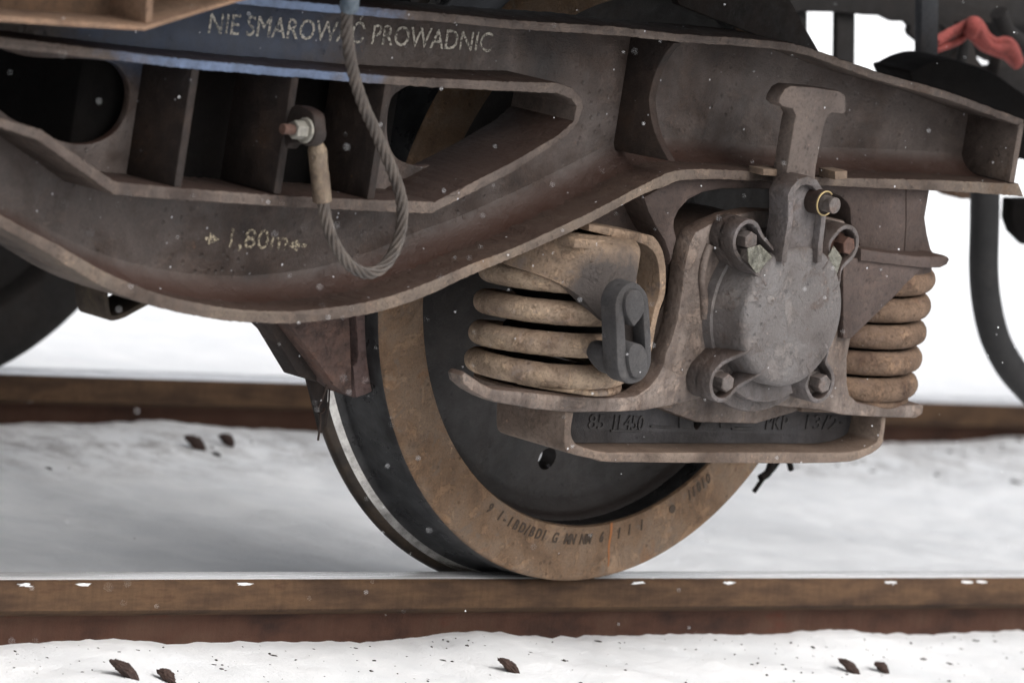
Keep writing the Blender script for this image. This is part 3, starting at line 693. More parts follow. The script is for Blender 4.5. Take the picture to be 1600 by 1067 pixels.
# upper spring seat lip and gusset on the right
lip = [(0.1526,0.5423),(0.2084,0.539),(0.27,0.5364),(0.3039,0.5372),(0.3323,0.5392),(0.3411,0.5368),(0.3434,0.5332),(0.3398,0.5258),(0.3273,0.5208),(0.2879,0.5193),(0.157,0.5245)]
plate('spring_seat', lip, -.302, -.07, 'plate', bf, .004, .0006, .01)
gs = [(0.1552,0.5281),(0.2976,0.5207),(0.2439,0.4743),(0.1711,0.415),(0.1538,0.4145),(0.1261,0.527)]
plate('gusset_plate', gs, -.296, -.282, 'plate', bf, .003)
sb = [(0.3111,0.5173),(0.3547,0.5189),(0.3534,0.5078),(0.3179,0.5066)]
bm = bmesh.new(); cyl(bm, (.283, -.185, .500), (.283, -.185, .52), .105, n=40); bmobj('spring_seat_ring', bm, 'plate', bf)
# spring pocket guide, C-shaped flange on the left
go = [(-0.3594,0.5504),(-0.3032,0.5454),(-0.2425,0.54),(-0.2265,0.5355),(-0.2125,0.5234),(-0.2039,0.5106),(-0.1961,0.4908),(-0.1909,0.4603),(-0.1958,0.4409),(-0.1986,0.4206),(-0.1989,0.3899),(-0.2006,0.3592)]
gi = [(-0.2111,0.3615),(-0.2101,0.3896),(-0.2098,0.4203),(-0.2074,0.4423),(-0.2037,0.4643),(-0.2088,0.486),(-0.2169,0.5049),(-0.2272,0.5167),(-0.2413,0.524),(-0.2597,0.5285),(-0.3117,0.5342),(-0.3571,0.5401)]
plate('spring_guide', cat_rom(go, 3)+cat_rom(gi, 3), -.272, -.13, 'tan', bf, .003)
# horn guide liner strips behind the guide
pl = [(-0.1795,0.5139),(-0.1522,0.5106),(-0.1491,0.4755),(-0.1493,0.4226),(-0.1487,0.3767),(-0.1742,0.3778),(-0.1719,0.4219),(-0.1696,0.466)]
plate('wear_liner', pl, -.25, -.14, 'rib', bf, .002)
# lettering on the web
tx = [(-1.011,0.7501),(-0.5125,0.757)]
ltop = [(-1.0086,0.7753)]
lettering('painted_lettering', 'NIE SMAROWA\u0106 PROWADNIC', tx[0][0], tx[0][1], -.1906, .0375, 'paint', bf, width=tx[1][0]-tx[0][0], depth=.0006, ang=math.atan2(tx[1][1]-tx[0][1], tx[1][0]-tx[0][0]))
tx = [(-0.9269,0.4817),(-0.8274,0.4823)]
lettering('painted_lettering', '1,80m', tx[0][0], tx[0][1], -.1906, .036, 'painty', bf, width=tx[1][0]-tx[0][0], depth=.0006, xs=.7)
def arrow(x0, x1, z, h):
    d = 1 if x1 > x0 else -1; hw = h/2; xa = x1-d*h*1.1
    pts = [(x0, z-hw*.28), (xa, z-hw*.28), (xa, z-hw), (x1, z), (xa, z+hw), (xa, z+hw*.28), (x0, z+hw*.28)]
    plate('painted_arrow', pts[::d], -.1909, -.1903, 'painty', bf, .0001)
ar = [(-0.9615,0.491),(-0.9365,0.4912),(-0.7851,0.4889),(-0.8176,0.4885)]
arrow(ar[0][0], ar[1][0], ar[0][1], .016); arrow(ar[2][0], ar[3][0], ar[2][1], .016)
# cross beam and the opposite side beam
bm = bmesh.new(); box(bm, -1.18, -.63, -.160, 1.79, .50, .815, .01); bmobj('cross_beam', bm, 'black', bf)
bm = bmesh.new(); box(bm, .36, .48, -.08, 1.71, .66, .74, .01); bmobj('end_beam', bm, 'black', bf)
bm = bmesh.new(); box(bm, -.60, -.53, .2, 1.4, .52, .70, .01); bmobj('brake_beam', bm, 'black', bf)
for nm in ('top_flange', 'bottom_flange', 'window_flange', 'web_plate'):
    s = [o for o in bf.children if o.name == nm][0]; c = s.copy(); COL.objects.link(c); c.parent = bf
    c.matrix_parent_inverse = Matrix.Translation(-Vector(bf.location)) @ Matrix.Translation((0, 1.63, 0)) @ Matrix.Scale(-1, 4, (0, 1, 0))

# ------------------------------------------------------------------ axle box
SHELF = [(-0.3939,0.3204)]
def axle_box():
    ab = empty('axle_box', (-.012, -.285, .452), 'cast grey axle box with round bolted cover, spring wings and an upright tee bar', 'axle box')
    fr = [(-0.5633,0.3432),(-0.5585,0.3484),(-0.5444,0.3428),(-0.5236,0.3339),(-0.5009,0.3276),(-0.4139,0.3235),(-0.3515,0.3205),(-0.2877,0.32),(-0.2497,0.3217),(-0.228,0.3248),(-0.2071,0.3366),(-0.1931,0.3518),(-0.1855,0.3678),(-0.1852,0.3828),(-0.1781,0.4005),(-0.1735,0.4296),(-0.1734,0.4612),(-0.1759,0.4987),(-0.1752,0.5119),(-0.1728,0.5338),(-0.1663,0.549),(-0.1401,0.5614),(-0.1051,0.5743),(-0.056,0.5835),(0.0474,0.5853),(0.1286,0.5771),(0.157,0.5595),(0.1704,0.5429),(0.1799,0.5207),(0.1839,0.472),(0.1835,0.4141),(0.1824,0.386),(0.191,0.3508),(0.2006,0.3337),(0.2191,0.3241),(0.2679,0.3187),(0.3528,0.324),(0.3617,0.3214),(0.362,0.3094),(0.3497,0.3032),(0.2622,0.303),(0.1944,0.3045),(0.1434,0.3108),(0.0342,0.3159),(-0.0942,0.324),(-0.1209,0.3182),(-0.1572,0.3113),(-0.1827,0.3072),(-0.2068,0.3033),(-0.2585,0.3005),(-0.3464,0.298),(-0.4161,0.301),(-0.4469,0.3047),(-0.4725,0.3068),(-0.4932,0.309),(-0.5157,0.3145),(-0.5401,0.3233),(-0.5573,0.3323)]
    body = plate('housing', fr, -.285, -.255, 'housing', ab, .005)
    zs = SHELF[0][1]
    core = [(-.158, zs-.016), (-.158, .49), (-.12, .535), (-.06, .56), (.06, .56), (.11, .54), (.138, .49), (.138, zs-.016)]
    plate('body', cat_rom(core, 3, True), -.256, -.09, 'housing', ab, .004)
    for sx, x0, x1 in ((-.305, -.305, -.13), (.283, .13, .283)):
        b2 = bmesh.new(); cyl(b2, (sx, -.185, zs-.018), (sx, -.185, zs-.0015), .096, n=64, bev=.003); bmobj('spring_seat', b2, 'wing', ab)
        b2 = bmesh.new(); box(b2, x0, x1, -.262, -.11, zs-.017, zs-.003, .002); bmobj('wing_arm', b2, 'wing', ab)
    # raised edge bead beside the cover
    bd = [(-0.1231,0.4332),(-0.1334,0.4662),(-0.1421,0.4923),(-0.1416,0.5168),(-0.1365,0.5328)]
    bm = bmesh.new(); tube(bm, cat_rom([(x, -.287, z) for x, z in bd], 6), .006, 12); child(bmobj('edge_bead', bm, 'housing'), body)
    # lower trough with foundry lettering
    lo_ = [(-0.3534,0.3008),(-0.348,0.2662),(-0.341,0.2463),(-0.32,0.2396),(-0.2756,0.2337),(-0.2502,0.2309),(-0.0677,0.2319),(0.1963,0.2352),(0.2601,0.2447),(0.2917,0.2599),(0.2944,0.2764),(0.2918,0.3085)]
    li_ = [(0.2823,0.3084),(0.2835,0.2763),(0.2745,0.2633),(0.2272,0.2521),(0.1234,0.2502),(-0.1975,0.2457),(-0.2659,0.2452),(-0.3079,0.2511),(-0.3265,0.2578),(-0.336,0.2724),(-0.3364,0.3011)]
    lb_ = plate('trough_rim', cat_rom(lo_, 3)+cat_rom(li_, 3), -.278, -.146, 'wing', ab, .003, .0005, .01)
    wl_ = cat_rom([((a[0]), a[1]) for a in li_], 3)
    hole = [(-0.0318,0.2801)][0]
    hl = [(hole[0]+.0075*math.cos(k*math.pi/12), hole[1]+.0125*math.sin(k*math.pi/12)) for k in range(24)]
    tr = plate('trough_web', [[(x, z+.0) for x, z in wl_], hl], -.222, -.15, 'lowbox', ab, .002)
    a_, b_ = [(-0.2484,0.2684)][0], [(-0.1486,0.2701)][0]
    def cast(s, x0, x1, z, size=.0285): child(lettering('cast_lettering', s, x0, z-.002, -.2221, size, 'link', None, width=x1-x0, depth=.0045), tr)
    def tx_(p): return T1(p)
    L85 = [(-0.2494,0.2675),(-0.2184,0.2681),(-0.2045,0.2674),(-0.1457,0.2684),(0.1038,0.2726),(0.1487,0.2734),(0.1803,0.2748),(0.2554,0.2761)]
    cast('85', L85[0][0], L85[1][0], L85[0][1]); cast('1L450', L85[2][0], L85[3][0], L85[2][1]); cast('PKP', L85[4][0], L85[5][0], L85[4][1]); cast('13/2\u00b7', L85[6][0], L85[7][0], L85[6][1])
    for q in ([(-0.2034,0.2647),(-0.1445,0.2657),(-0.1439,0.263),(-0.2028,0.262)], [(-0.1271,0.2722),(-0.0848,0.2711),(-0.0842,0.2685),(-0.1265,0.2695)], [(-0.0733,0.2874),(-0.0503,0.2878),(-0.0461,0.27),(-0.0691,0.2696)], [(0.0131,0.271),(0.0403,0.2715),(0.0354,0.2921),(0.0082,0.2916)], [(0.0362,0.2723),(0.0792,0.273),(0.0801,0.2694),(0.0371,0.2687)], [(0.0421,0.2914),(0.076,0.292),(0.0767,0.2893),(0.0427,0.2887)]):
        child(plate('cast_boss', q, -.2248, -.221, 'link', None, .0008), tr)
    # cover: stepped round casting
    cx, cz = -.018, .452
    prof = [(.0001, -.354), (.05, -.3535), (.086, -.353), (.0935, -.3515), (.0975, -.3475), (.0990, -.342), (.1005, -.318), (.103, -.3115), (.1045, -.300), (.108, -.298), (.110, -.284)]
    bm = lathe_y(prof, 128, cx, cz)
    cv = bmobj('cover', bm, 'cover', ab, 50)
    # four bolt lugs with raised rims
    for ang, pos, mt in ((135, (-.111, .549), 'bolt'), (45, (.087, .550), 'bolt'), (225, (-.111, .354), 'bolt'), (315, (.084, .357), 'bolt')):
        v = Vector((pos[0]-cx, pos[1]-cz)); r = v.length; d = v.normalized(); n_ = Vector((-d.y, d.x))
        hw, w_ = .0285, .0068
        def at(rr, s): q = Vector((cx, cz))+d*rr+n_*s; return (q.x, q.y)
        arc = [at(r+hw*1.0*math.sin(k*math.pi/12)*1.0, hw*math.cos(k*math.pi/12)) for k in range(13)]
        arci = [at(r+(hw-w_)*math.sin(k*math.pi/12), (hw-w_)*math.cos(k*math.pi/12)) for k in range(13)]
        U = [at(.074, hw*.80)]+arc+[at(.074, -hw*.80), at(.074, -hw*.80+w_*.7)]+arci[::-1]+[at(.074, hw*.80-w_*.7)]
        lg = plate('bolt_lug', resample(U, .006), -.3405, -.300, 'lugs', None, .0022); child(lg, cv)
        for v_ in lg.data.vertices:
            if v_.co.y < -.325:
                rr_ = math.hypot(v_.co.x-cx, v_.co.z-cz); kk = min(1, max(0, (rr_-.085)/.045)); kk = kk*kk*(3-2*kk)
                v_.co.y += (.3405-.354)*(1-kk)+.0105*kk
        base = [at(.10, hw*.9)]+arc+[at(.10, -hw*.9)]
        child(plate('lug_base', base, -.309, -.285, 'lugs', None, .002), cv)
        bm = bmesh.new(); p = Vector((pos[0]+.006, 0, pos[1]-.001))
        cyl(bm, (p.x, -.308, p.z), (p.x, -.3125, p.z), .0158, n=32, bev=.001)
        cyl(bm, (p.x, -.3125, p.z), (p.x, -.332, p.z), .0128, n=6, bev=.0012, rot=.4+ang*.01)
        child(bmobj('bolt', bm, 'boltrust' if ang == 45 else 'bolt', None, 30), cv)
    # lock plates bent under the two upper bolts
    q = [(-0.1276,0.5398),(-0.1036,0.546),(-0.0696,0.5271),(-0.0908,0.4983),(-0.1205,0.5208)]; child(plate('lock_plate', q, -.3475, -.3455, 'greenplate', None, .0005), cv)
    q = [(0.0324,0.5283),(0.0441,0.55),(0.0649,0.5348),(0.0582,0.5035)]; child(plate('lock_plate', q, -.3475, -.3455, 'greenplate', None, .0005), cv)
    sg = [(cx+.143*math.cos(math.radians(a)), cz+.143*math.sin(math.radians(a))) for a in range(-128, -53, 5)]+[(cx+.098*math.cos(math.radians(a)), cz+.098*math.sin(math.radians(a))) for a in range(-55, -129, -5)]
    child(plate('lower_rim', sg, -.303, -.284, 'lugs', None, .004), cv)
    sg = [(cx+.126*math.cos(math.radians(a)), cz+.126*math.sin(math.radians(a))) for a in range(-122, -60, 5)]+[(cx+.098*math.cos(math.radians(a)), cz+.098*math.sin(math.radians(a))) for a in range(-62, -123, -5)]
    child(plate('lower_step', sg, -.322, -.300, 'lugs', None, .004), cv)
    # upright lug that holds the tee bar
    o_ = [(-0.0722,0.5258),(-0.0728,0.5442),(-0.0728,0.5653),(-0.0727,0.5837),(-0.0765,0.6019),(-0.0809,0.6174),(-0.076,0.629),(-0.0639,0.6401),(-0.0471,0.6452),(-0.028,0.6409),(-0.0135,0.6293),(-0.0041,0.6174),(0.0019,0.6035),(0.004,0.579),(0.0059,0.5552),(0.0098,0.5289),(-0.0001,0.5268),(-0.0044,0.5548),(-0.0056,0.5786),(-0.009,0.6031),(-0.0152,0.6151),(-0.024,0.6244),(-0.0346,0.6309),(-0.0455,0.633),(-0.0578,0.6307),(-0.0663,0.6233),(-0.0695,0.6153),(-0.0661,0.6014),(-0.0623,0.5832),(-0.0617,0.5648),(-0.0618,0.5438),(-0.0606,0.5254)]
    child(plate('lug_rim', o_, -.362, -.325, 'lugs', None, .0022), cv)
    in_ = [(-0.0553,0.5238),(-0.0565,0.5818),(-0.0645,0.6148),(-0.0468,0.6375),(-0.031,0.6417),(-0.0118,0.6374),(0.0106,0.6146),(0.0154,0.6007),(0.0256,0.5268)]
    in_ = [(-0.0571,0.5329),(-0.0587,0.582),(-0.065,0.6133),(-0.0539,0.6314),(-0.0326,0.6394),(-0.0147,0.635),(0.0041,0.6164),(0.0105,0.6009),(0.0186,0.5358)]
    child(plate('lug_web', in_, -.350, -.326, 'lugs', None, .002), cv)
    # tee bar
    tb_ = [(-0.0747,0.7615),(-0.0316,0.7619),(0.0234,0.7602),(0.0348,0.7565),(0.0395,0.7506),(0.0438,0.7332),(0.0404,0.7286),(0.0167,0.729),(0.0098,0.7251),(0.0066,0.717),(0.0044,0.7046),(0.0026,0.6534),(0.0107,0.5937),(-0.0445,0.5913),(-0.0554,0.6418),(-0.0561,0.7084),(-0.0554,0.7215),(-0.0638,0.7298),(-0.0849,0.7322),(-0.0931,0.7369),(-0.0931,0.7448),(-0.0857,0.7565)]
    plate('tee_bar', tb_, -.330, -.303, 'tbar', ab, .0035, .0005, .008)
    # bolt and nut through the lug
    nx0, nz0 = -.017, .611
    bm = bmesh.new(); cyl(bm, (nx0, -.349, nz0), (nx0, -.372, nz0), .0175, n=28, bev=.0015); nt = child(bmobj('nut', bm, 'rib', None, 30), ab); nt.parent = ab; nt.matrix_parent_inverse = Matrix.Translation(-Vector(ab.location))
    bm = bmesh.new(); cyl(bm, (nx0, -.371, nz0), (nx0, -.392, nz0), .0112, n=24, bev=.001); bo = child(bmobj('bolt_end', bm, 'bolt', None, 30), nt)
    bm = bmesh.new()
    tube(bm, [(nx0+.0163*math.cos(a), -.3735, nz0+.0163*math.sin(a)) for a in [.9+5.1*k/40 for k in range(41)]], .0012, 8)
    child(bmobj('lock_ring', bm, 'brass', None, 30), nt)
    return ab
ab = axle_box()
ab2 = dup_tree(ab, (-1.8, 0, 0)); ab2['label'] = 'second axle box of the bogie beyond the left edge'

# ------------------------------------------------------------------ springs
def spring(name, x, z0, z1, turns, R_, wr, mat, phase, hand, label, group):
    e = empty(name, (x, -.185, z0), label, 'spring', group)
    bm = bmesh.new(); pts = []; rr = []
    # z0 = height of the wire where the lowest full coil passes the front, z1 = pitch; the ends close up on the seats
    n0, n1 = -int(1.2*64), int(turns*64)
    for k in range(n0, n1+1):
        u = k/64; a = -math.pi/2+hand*2*math.pi*u
        h = z0+z1*u if u > -.12 else z0-z1*.12+(wr*1.28-z1*.12)*max(u+.12, -.88)/.88
        f = 1.0 if u > -.35 else max(.16, 1+(u+.35)*1.05)
        pts.append((x+R_*math.cos(a), -.185+R_*math.sin(a), h)); rr.append(wr*f)
    N_ = len(pts)
    tube(bm, pts, lambda t_: rr[int(round(t_*(N_-1)))], 22); ob = bmobj('outer_coil', bm, mat, e, 80)
    for v in ob.data.vertices:
        v.co += Vector((v.co.x-x, v.co.y+.185, 0)).normalized()*(noise.noise(v.co*70)*.0005+noise.noise(v.co*210)*.0003)+Vector((0, 0, noise.noise(v.co*90)*.0006))
    bm = bmesh.new(); r2 = R_-wr*2.35; pts = []
    for k in range(401):
        t_ = k/400; a = -hand*2*math.pi*turns*1.5*t_
        pts.append((x+r2*math.cos(a), -.185+r2*math.sin(a), z0-.01+(z1*turns+.01)*t_))
    tube(bm, pts, .011, 12); bmobj('inner_coil', bm, 'black', e, 80)
    return e
ZL = [(-0.4269,0.3469),(-0.4556,0.4744)]; ZR = [(0.2767,0.342),(0.2866,0.4928)]
sp1 = spring('coil_spring', -.305, ZL[0][1], (ZL[1][1]-ZL[0][1])/3, 3.06, .0960, .0165, 'spring', 1.2, 1, 'sandy coil spring left of the axle box, beside the dark link', 'coil springs of the bogie')
sp2 = spring('coil_spring', .283, ZR[0][1], (ZR[1][1]-ZR[0][1])/4, 4.45, .0960, .0172, 'spring_red', 1.0, 1, 'reddish brown coil spring right of the axle box under the triangular gusset', 'coil springs of the bogie')

# spring cap over the left spring
def spring_cap():
    e = empty('spring_cap', (-.305, -.185, .45), 'sandy spring cap on top of the left coil spring', 'spring cap')
    lower = [(-0.5556,0.4979),(-0.5191,0.4925),(-0.497,0.4891),(-0.458,0.4854),(-0.4228,0.4781),(-0.394,0.4679),(-0.3688,0.4533),(-0.3506,0.4375),(-0.3293,0.4244),(-0.2921,0.4229)]
    upper = [(-0.5565,0.5282),(-0.5273,0.5294),(-0.4269,0.5334),(-0.3605,0.5344),(-0.3141,0.5345),(-0.2959,0.5301),(-0.2865,0.5218),(-0.2808,0.5021),(-0.277,0.4806),(-0.2784,0.4545),(-0.2933,0.428)]
    lower = cat_rom(lower, 5)
    bm = bmesh.new()
    x0, x1 = lower[0][0], upper[-1][0]; N = 60; rows = 14
    def ztab(tab, x):
        return lerp_lin(tab, x)
    up2 = [(-.47, .512), (-.30, .512), (-.235, .509), (-.205, .503), (-.192, .494), (-.186, .475), (-.184, .455)]
    up2 = sorted(set([(round(a, 4), b) for a, b in upper]), key=lambda q: q[0])
    def lerp_lin(tab, x):
        if x <= tab[0][0]: return tab[0][1]
        for (a, b), (c, d) in zip(tab, tab[1:]):
            if x <= c: return b+(d-b)*(x-a)/max(1e-9, c-a)
        return tab[-1][1]
    low2 = sorted(lower, key=lambda q: q[0])
    tops = max(b for a, b in upper)
    xr = max(a for a, b in upper)
    def yfront(x):
        if x < -.31: return -.185-math.sqrt(max(1e-6, .122**2-(x+.305)**2))
        k = max(0, (x-(xr-.02))/.02); return -.305+.010*k*k
    grid = []
    xa = -.425
    for i in range(N+1):
        x = xa+(xr-xa)*i/N
        zl = lerp_lin(low2, x); zu = tops-.012*max(0, (x-(xr-.012))/.012)**2
        col = []
        for j in range(rows+1):
            z = zl+(zu-zl)*j/rows; y = yfront(x)
            if z > tops-.02: y += .02*(1-math.sqrt(max(0, 1-((z-(tops-.02))/.02)**2)))
            col.append(bm.verts.new((x, y, z)))
        grid.append(col)
    back = []
    for i in range(N+1):
        col = []
        for j in range(rows+1):
            v = grid[i][j].co; yb = v.y+.022
            col.append(bm.verts.new((v.x, yb, v.z)))
        back.append(col)
    for i in range(N):
        for j in range(rows):
            bm.faces.new((grid[i][j], grid[i+1][j], grid[i+1][j+1], grid[i][j+1]))
            bm.faces.new((back[i][j], back[i][j+1], back[i+1][j+1], back[i+1][j]))
        bm.faces.new((grid[i][0], back[i][0], back[i+1][0], grid[i+1][0]))
        bm.faces.new((grid[i][rows], grid[i+1][rows], back[i+1][rows], back[i][rows]))
    for j in range(rows):
        bm.faces.new((grid[0][j], grid[0][j+1], back[0][j+1], back[0][j]))
        bm.faces.new((grid[N][j], back[N][j], back[N][j+1], grid[N][j+1]))
    bmobj('skirt', bm, 'tan', e, 50)
    bm = bmesh.new(); box(bm, -.40, xr-.012, -.29, -.07, tops-.016, tops-.002, .004); bmobj('crown', bm, 'tan', e)
    return e
spring_cap()

# damper link with its two pins
def damper_link():
    e = empty('damper_link', (-.255, -.36, .42), 'dark grey oblong link with two pin heads in front of the left spring', 'damper link')
    out = [(-0.3837,0.4587),(-0.3768,0.4342),(-0.3703,0.4112),(-0.3601,0.3747),(-0.3517,0.362),(-0.3404,0.3554),(-0.3277,0.3535),(-0.3138,0.3568),(-0.3034,0.3648),(-0.2984,0.3753),(-0.2975,0.3874),(-0.3045,0.4148),(-0.3123,0.4404),(-0.3165,0.4531),(-0.3255,0.4735),(-0.3425,0.4862),(-0.3591,0.4895),(-0.3724,0.4839),(-0.381,0.4733)]
    inn = [(-0.3603,0.4389),(-0.3526,0.4134),(-0.346,0.4008),(-0.3373,0.4053),(-0.3307,0.4141),(-0.3264,0.4271),(-0.3281,0.4399),(-0.3281,0.4502),(-0.3316,0.4655),(-0.3439,0.4763),(-0.3584,0.4758),(-0.3659,0.4661)]
    inn = [(-0.3648,0.4559),(-0.3577,0.4304),(-0.35,0.4049),(-0.3433,0.3837),(-0.3336,0.3684),(-0.3205,0.3644),(-0.3099,0.3716),(-0.3098,0.3871),(-0.3179,0.4144),(-0.3257,0.44),(-0.3325,0.4586),(-0.3447,0.4745),(-0.3574,0.4767),(-0.3651,0.4679)]
    body = plate('link_body', [cat_rom(out, 4, True), cat_rom(inn, 3, True)], -.366, -.336, 'link', e, .004)
    bk = [(-0.3618,0.3803),(-0.3611,0.3932),(-0.3508,0.4012),(-0.3172,0.3987),(-0.2797,0.391),(-0.2698,0.3696),(-0.2947,0.3543),(-0.3236,0.3571),(-0.3422,0.3635)]
    bk2 = cat_rom(bk, 3, True)
    plate('pin_boss', bk2, -.338, -.305, 'link', e, .005)
    p1 = [(-0.3594,0.4799),(-0.3497,0.4798),(-0.3416,0.4741),(-0.3354,0.4631),(-0.3333,0.4538),(-0.3365,0.4443),(-0.3433,0.4363),(-0.3482,0.4315),(-0.3558,0.4377),(-0.3652,0.4468),(-0.3707,0.4577),(-0.3717,0.4697),(-0.3673,0.4771)]
    plate('pin_head', cat_rom(p1, 3, True), -.372, -.333, 'link', e, .003)
    p2 = [(-0.344,0.408),(-0.332,0.4088),(-0.3226,0.4052),(-0.3151,0.3967),(-0.3105,0.3848),(-0.309,0.3728),(-0.3147,0.3658),(-0.3263,0.3629),(-0.3356,0.3661),(-0.3434,0.3763),(-0.3488,0.389),(-0.3496,0.4001)]
    plate('pin_head', cat_rom(p2, 3, True), -.372, -.333, 'link', e, .003)
    # slot floor behind the pins
    plate('slot_back', cat_rom(inn, 3, True), -.345, -.337, 'rib', e, .001)
damper_link()

# ------------------------------------------------------------------ brake block
def brake():
    e = empty('brake_block', (-.47, .06, .36), 'rusty brake block and slotted holder hanging against the wheel tread', 'brake block')
    b = [(-0.4784,0.3843),(-0.4402,0.3899),(-0.433,0.3593),(-0.4253,0.3224),(-0.416,0.2935),(-0.4063,0.2627),(-0.4225,0.2562),(-0.4394,0.2514),(-0.4487,0.2609),(-0.4526,0.2794)]
    slot = [(-0.4711,0.3581),(-0.4628,0.3557),(-0.4554,0.3322),(-0.4476,0.3095),(-0.4499,0.3006),(-0.4573,0.2987)]
    plate('block', [b], .072, .125, 'brakered', e, .003)
    fr_ = [(-0.4607,0.3848),(-0.4402,0.3899),(-0.433,0.3593),(-0.4253,0.3224),(-0.416,0.2935),(-0.4063,0.2627),(-0.4225,0.2562),(-0.4394,0.2514),(-0.4471,0.2707),(-0.4547,0.2952),(-0.4485,0.2998),(-0.447,0.3095),(-0.4542,0.3322),(-0.4617,0.3558),(-0.4671,0.3758)]
    plate('block_face', fr_, .03, .073, 'brakered', e, .003)
    h = [(-0.6124,0.3732),(-0.4905,0.3858),(-0.4837,0.3597),(-0.4702,0.3074),(-0.4588,0.2619),(-0.4622,0.2583),(-0.4757,0.2602),(-0.4917,0.2682),(-0.5262,0.2972),(-0.5573,0.3218),(-0.5935,0.3495)]
    plate('holder', h, .02, .06, 'brake', e, .003)
    a = [(-0.6361,0.3666),(-0.5783,0.3684),(-0.5401,0.3259),(-0.5008,0.2909),(-0.4972,0.2681),(-0.5316,0.2744),(-0.5918,0.3323),(-0.6157,0.3464)]
    plate('hanger_arm', a, .05, .085, 'rib', e, .004)
    p = [(-0.48,0.271),(-0.4436,0.2852),(-0.4373,0.2613),(-0.4329,0.2232),(-0.4321,0.1965),(-0.4356,0.1902),(-0.4474,0.2122),(-0.465,0.2447)]
    plate('wear_plate', p, .09, .098, 'rib', e, .001)
    bm = bmesh.new()
    tube(bm, cat_rom([(-0.498,0.03,0.2686),(-0.5024,0.03,0.2501),(-0.5079,0.03,0.2368),(-0.5004,0.035,0.2289),(-0.4998,0.03,0.2211),(-0.4985,0.03,0.1921)], 6), .0016, 8)
    tube(bm, cat_rom([(-0.4742,0.05,0.266),(-0.4707,0.05,0.244),(-0.4688,0.05,0.2237),(-0.4688,0.05,0.2069)], 6), .0013, 8)
    tube(bm, cat_rom([(-0.5064,0.03,0.2298),(-0.5111,0.02,0.2309),(-0.4963,0.03,0.2326),(-0.4862,0.04,0.2343),(-0.5002,0.03,0.2343)], 6), .0014, 8)
    bmobj('split_pin', bm, 'rib', e, 60)
    bm = bmesh.new()
    tube(bm, [(-0.5828,0.02,0.315),(-0.5621,0.02,0.2998)], .004, 8)
brake()
# small dark pin on the other brake block, seen past the trough
e = empty('brake_pin', (.33, .1, .2), 'bent dark split pin sticking out beyond the right end of the trough', 'split pin')
bm = bmesh.new(); tube(bm, cat_rom([(0.508,0.1,0.1599),(0.4958,0.1,0.1463),(0.4836,0.1,0.1384),(0.4654,0.1,0.1151)], 6), .0035, 8)
tube(bm, cat_rom([(0.4939,0.1,0.1598),(0.4893,0.1,0.1442),(0.4746,0.1,0.1354)], 6), .006, 8); bmobj('pin', bm, 'black', e, 60)
bm = bmesh.new(); tube(bm, [(0.5288,0.1,0.167),(0.5389,0.1,0.1487)], .0045, 8); bmobj('pin_tail', bm, 'black', e, 60)

# ------------------------------------------------------------------ safety strap at the left
e = empty('safety_strap', (-1.2, -.18, .44), 'muddy flat iron strap looped below the left end of the belly', 'strap')
pp = [(-1.1231,0.4353),(-1.1232,0.4199),(-1.12,0.4063),(-1.1145,0.3919),(-1.1076,0.384),(-1.098,0.3835),(-1.0819,0.388),(-1.0566,0.4002),(-1.0171,0.417)]
pp = cat_rom(pp, 6)
nv = []
for i, p in enumerate(pp):
    a, b = Vector(pp[max(0, i-1)]), Vector(pp[min(len(pp)-1, i+1)]); d = (b-a).normalized(); nv.append(Vector((d.y, -d.x)))
loop = [tuple(Vector(p)+n*.0) for p, n in zip(pp, nv)]+[tuple(Vector(p)-n*.007) for p, n in zip(pp, nv)][::-1]
plate('loop_bar', loop, -.20, -.142, 'strap', e, .0015)

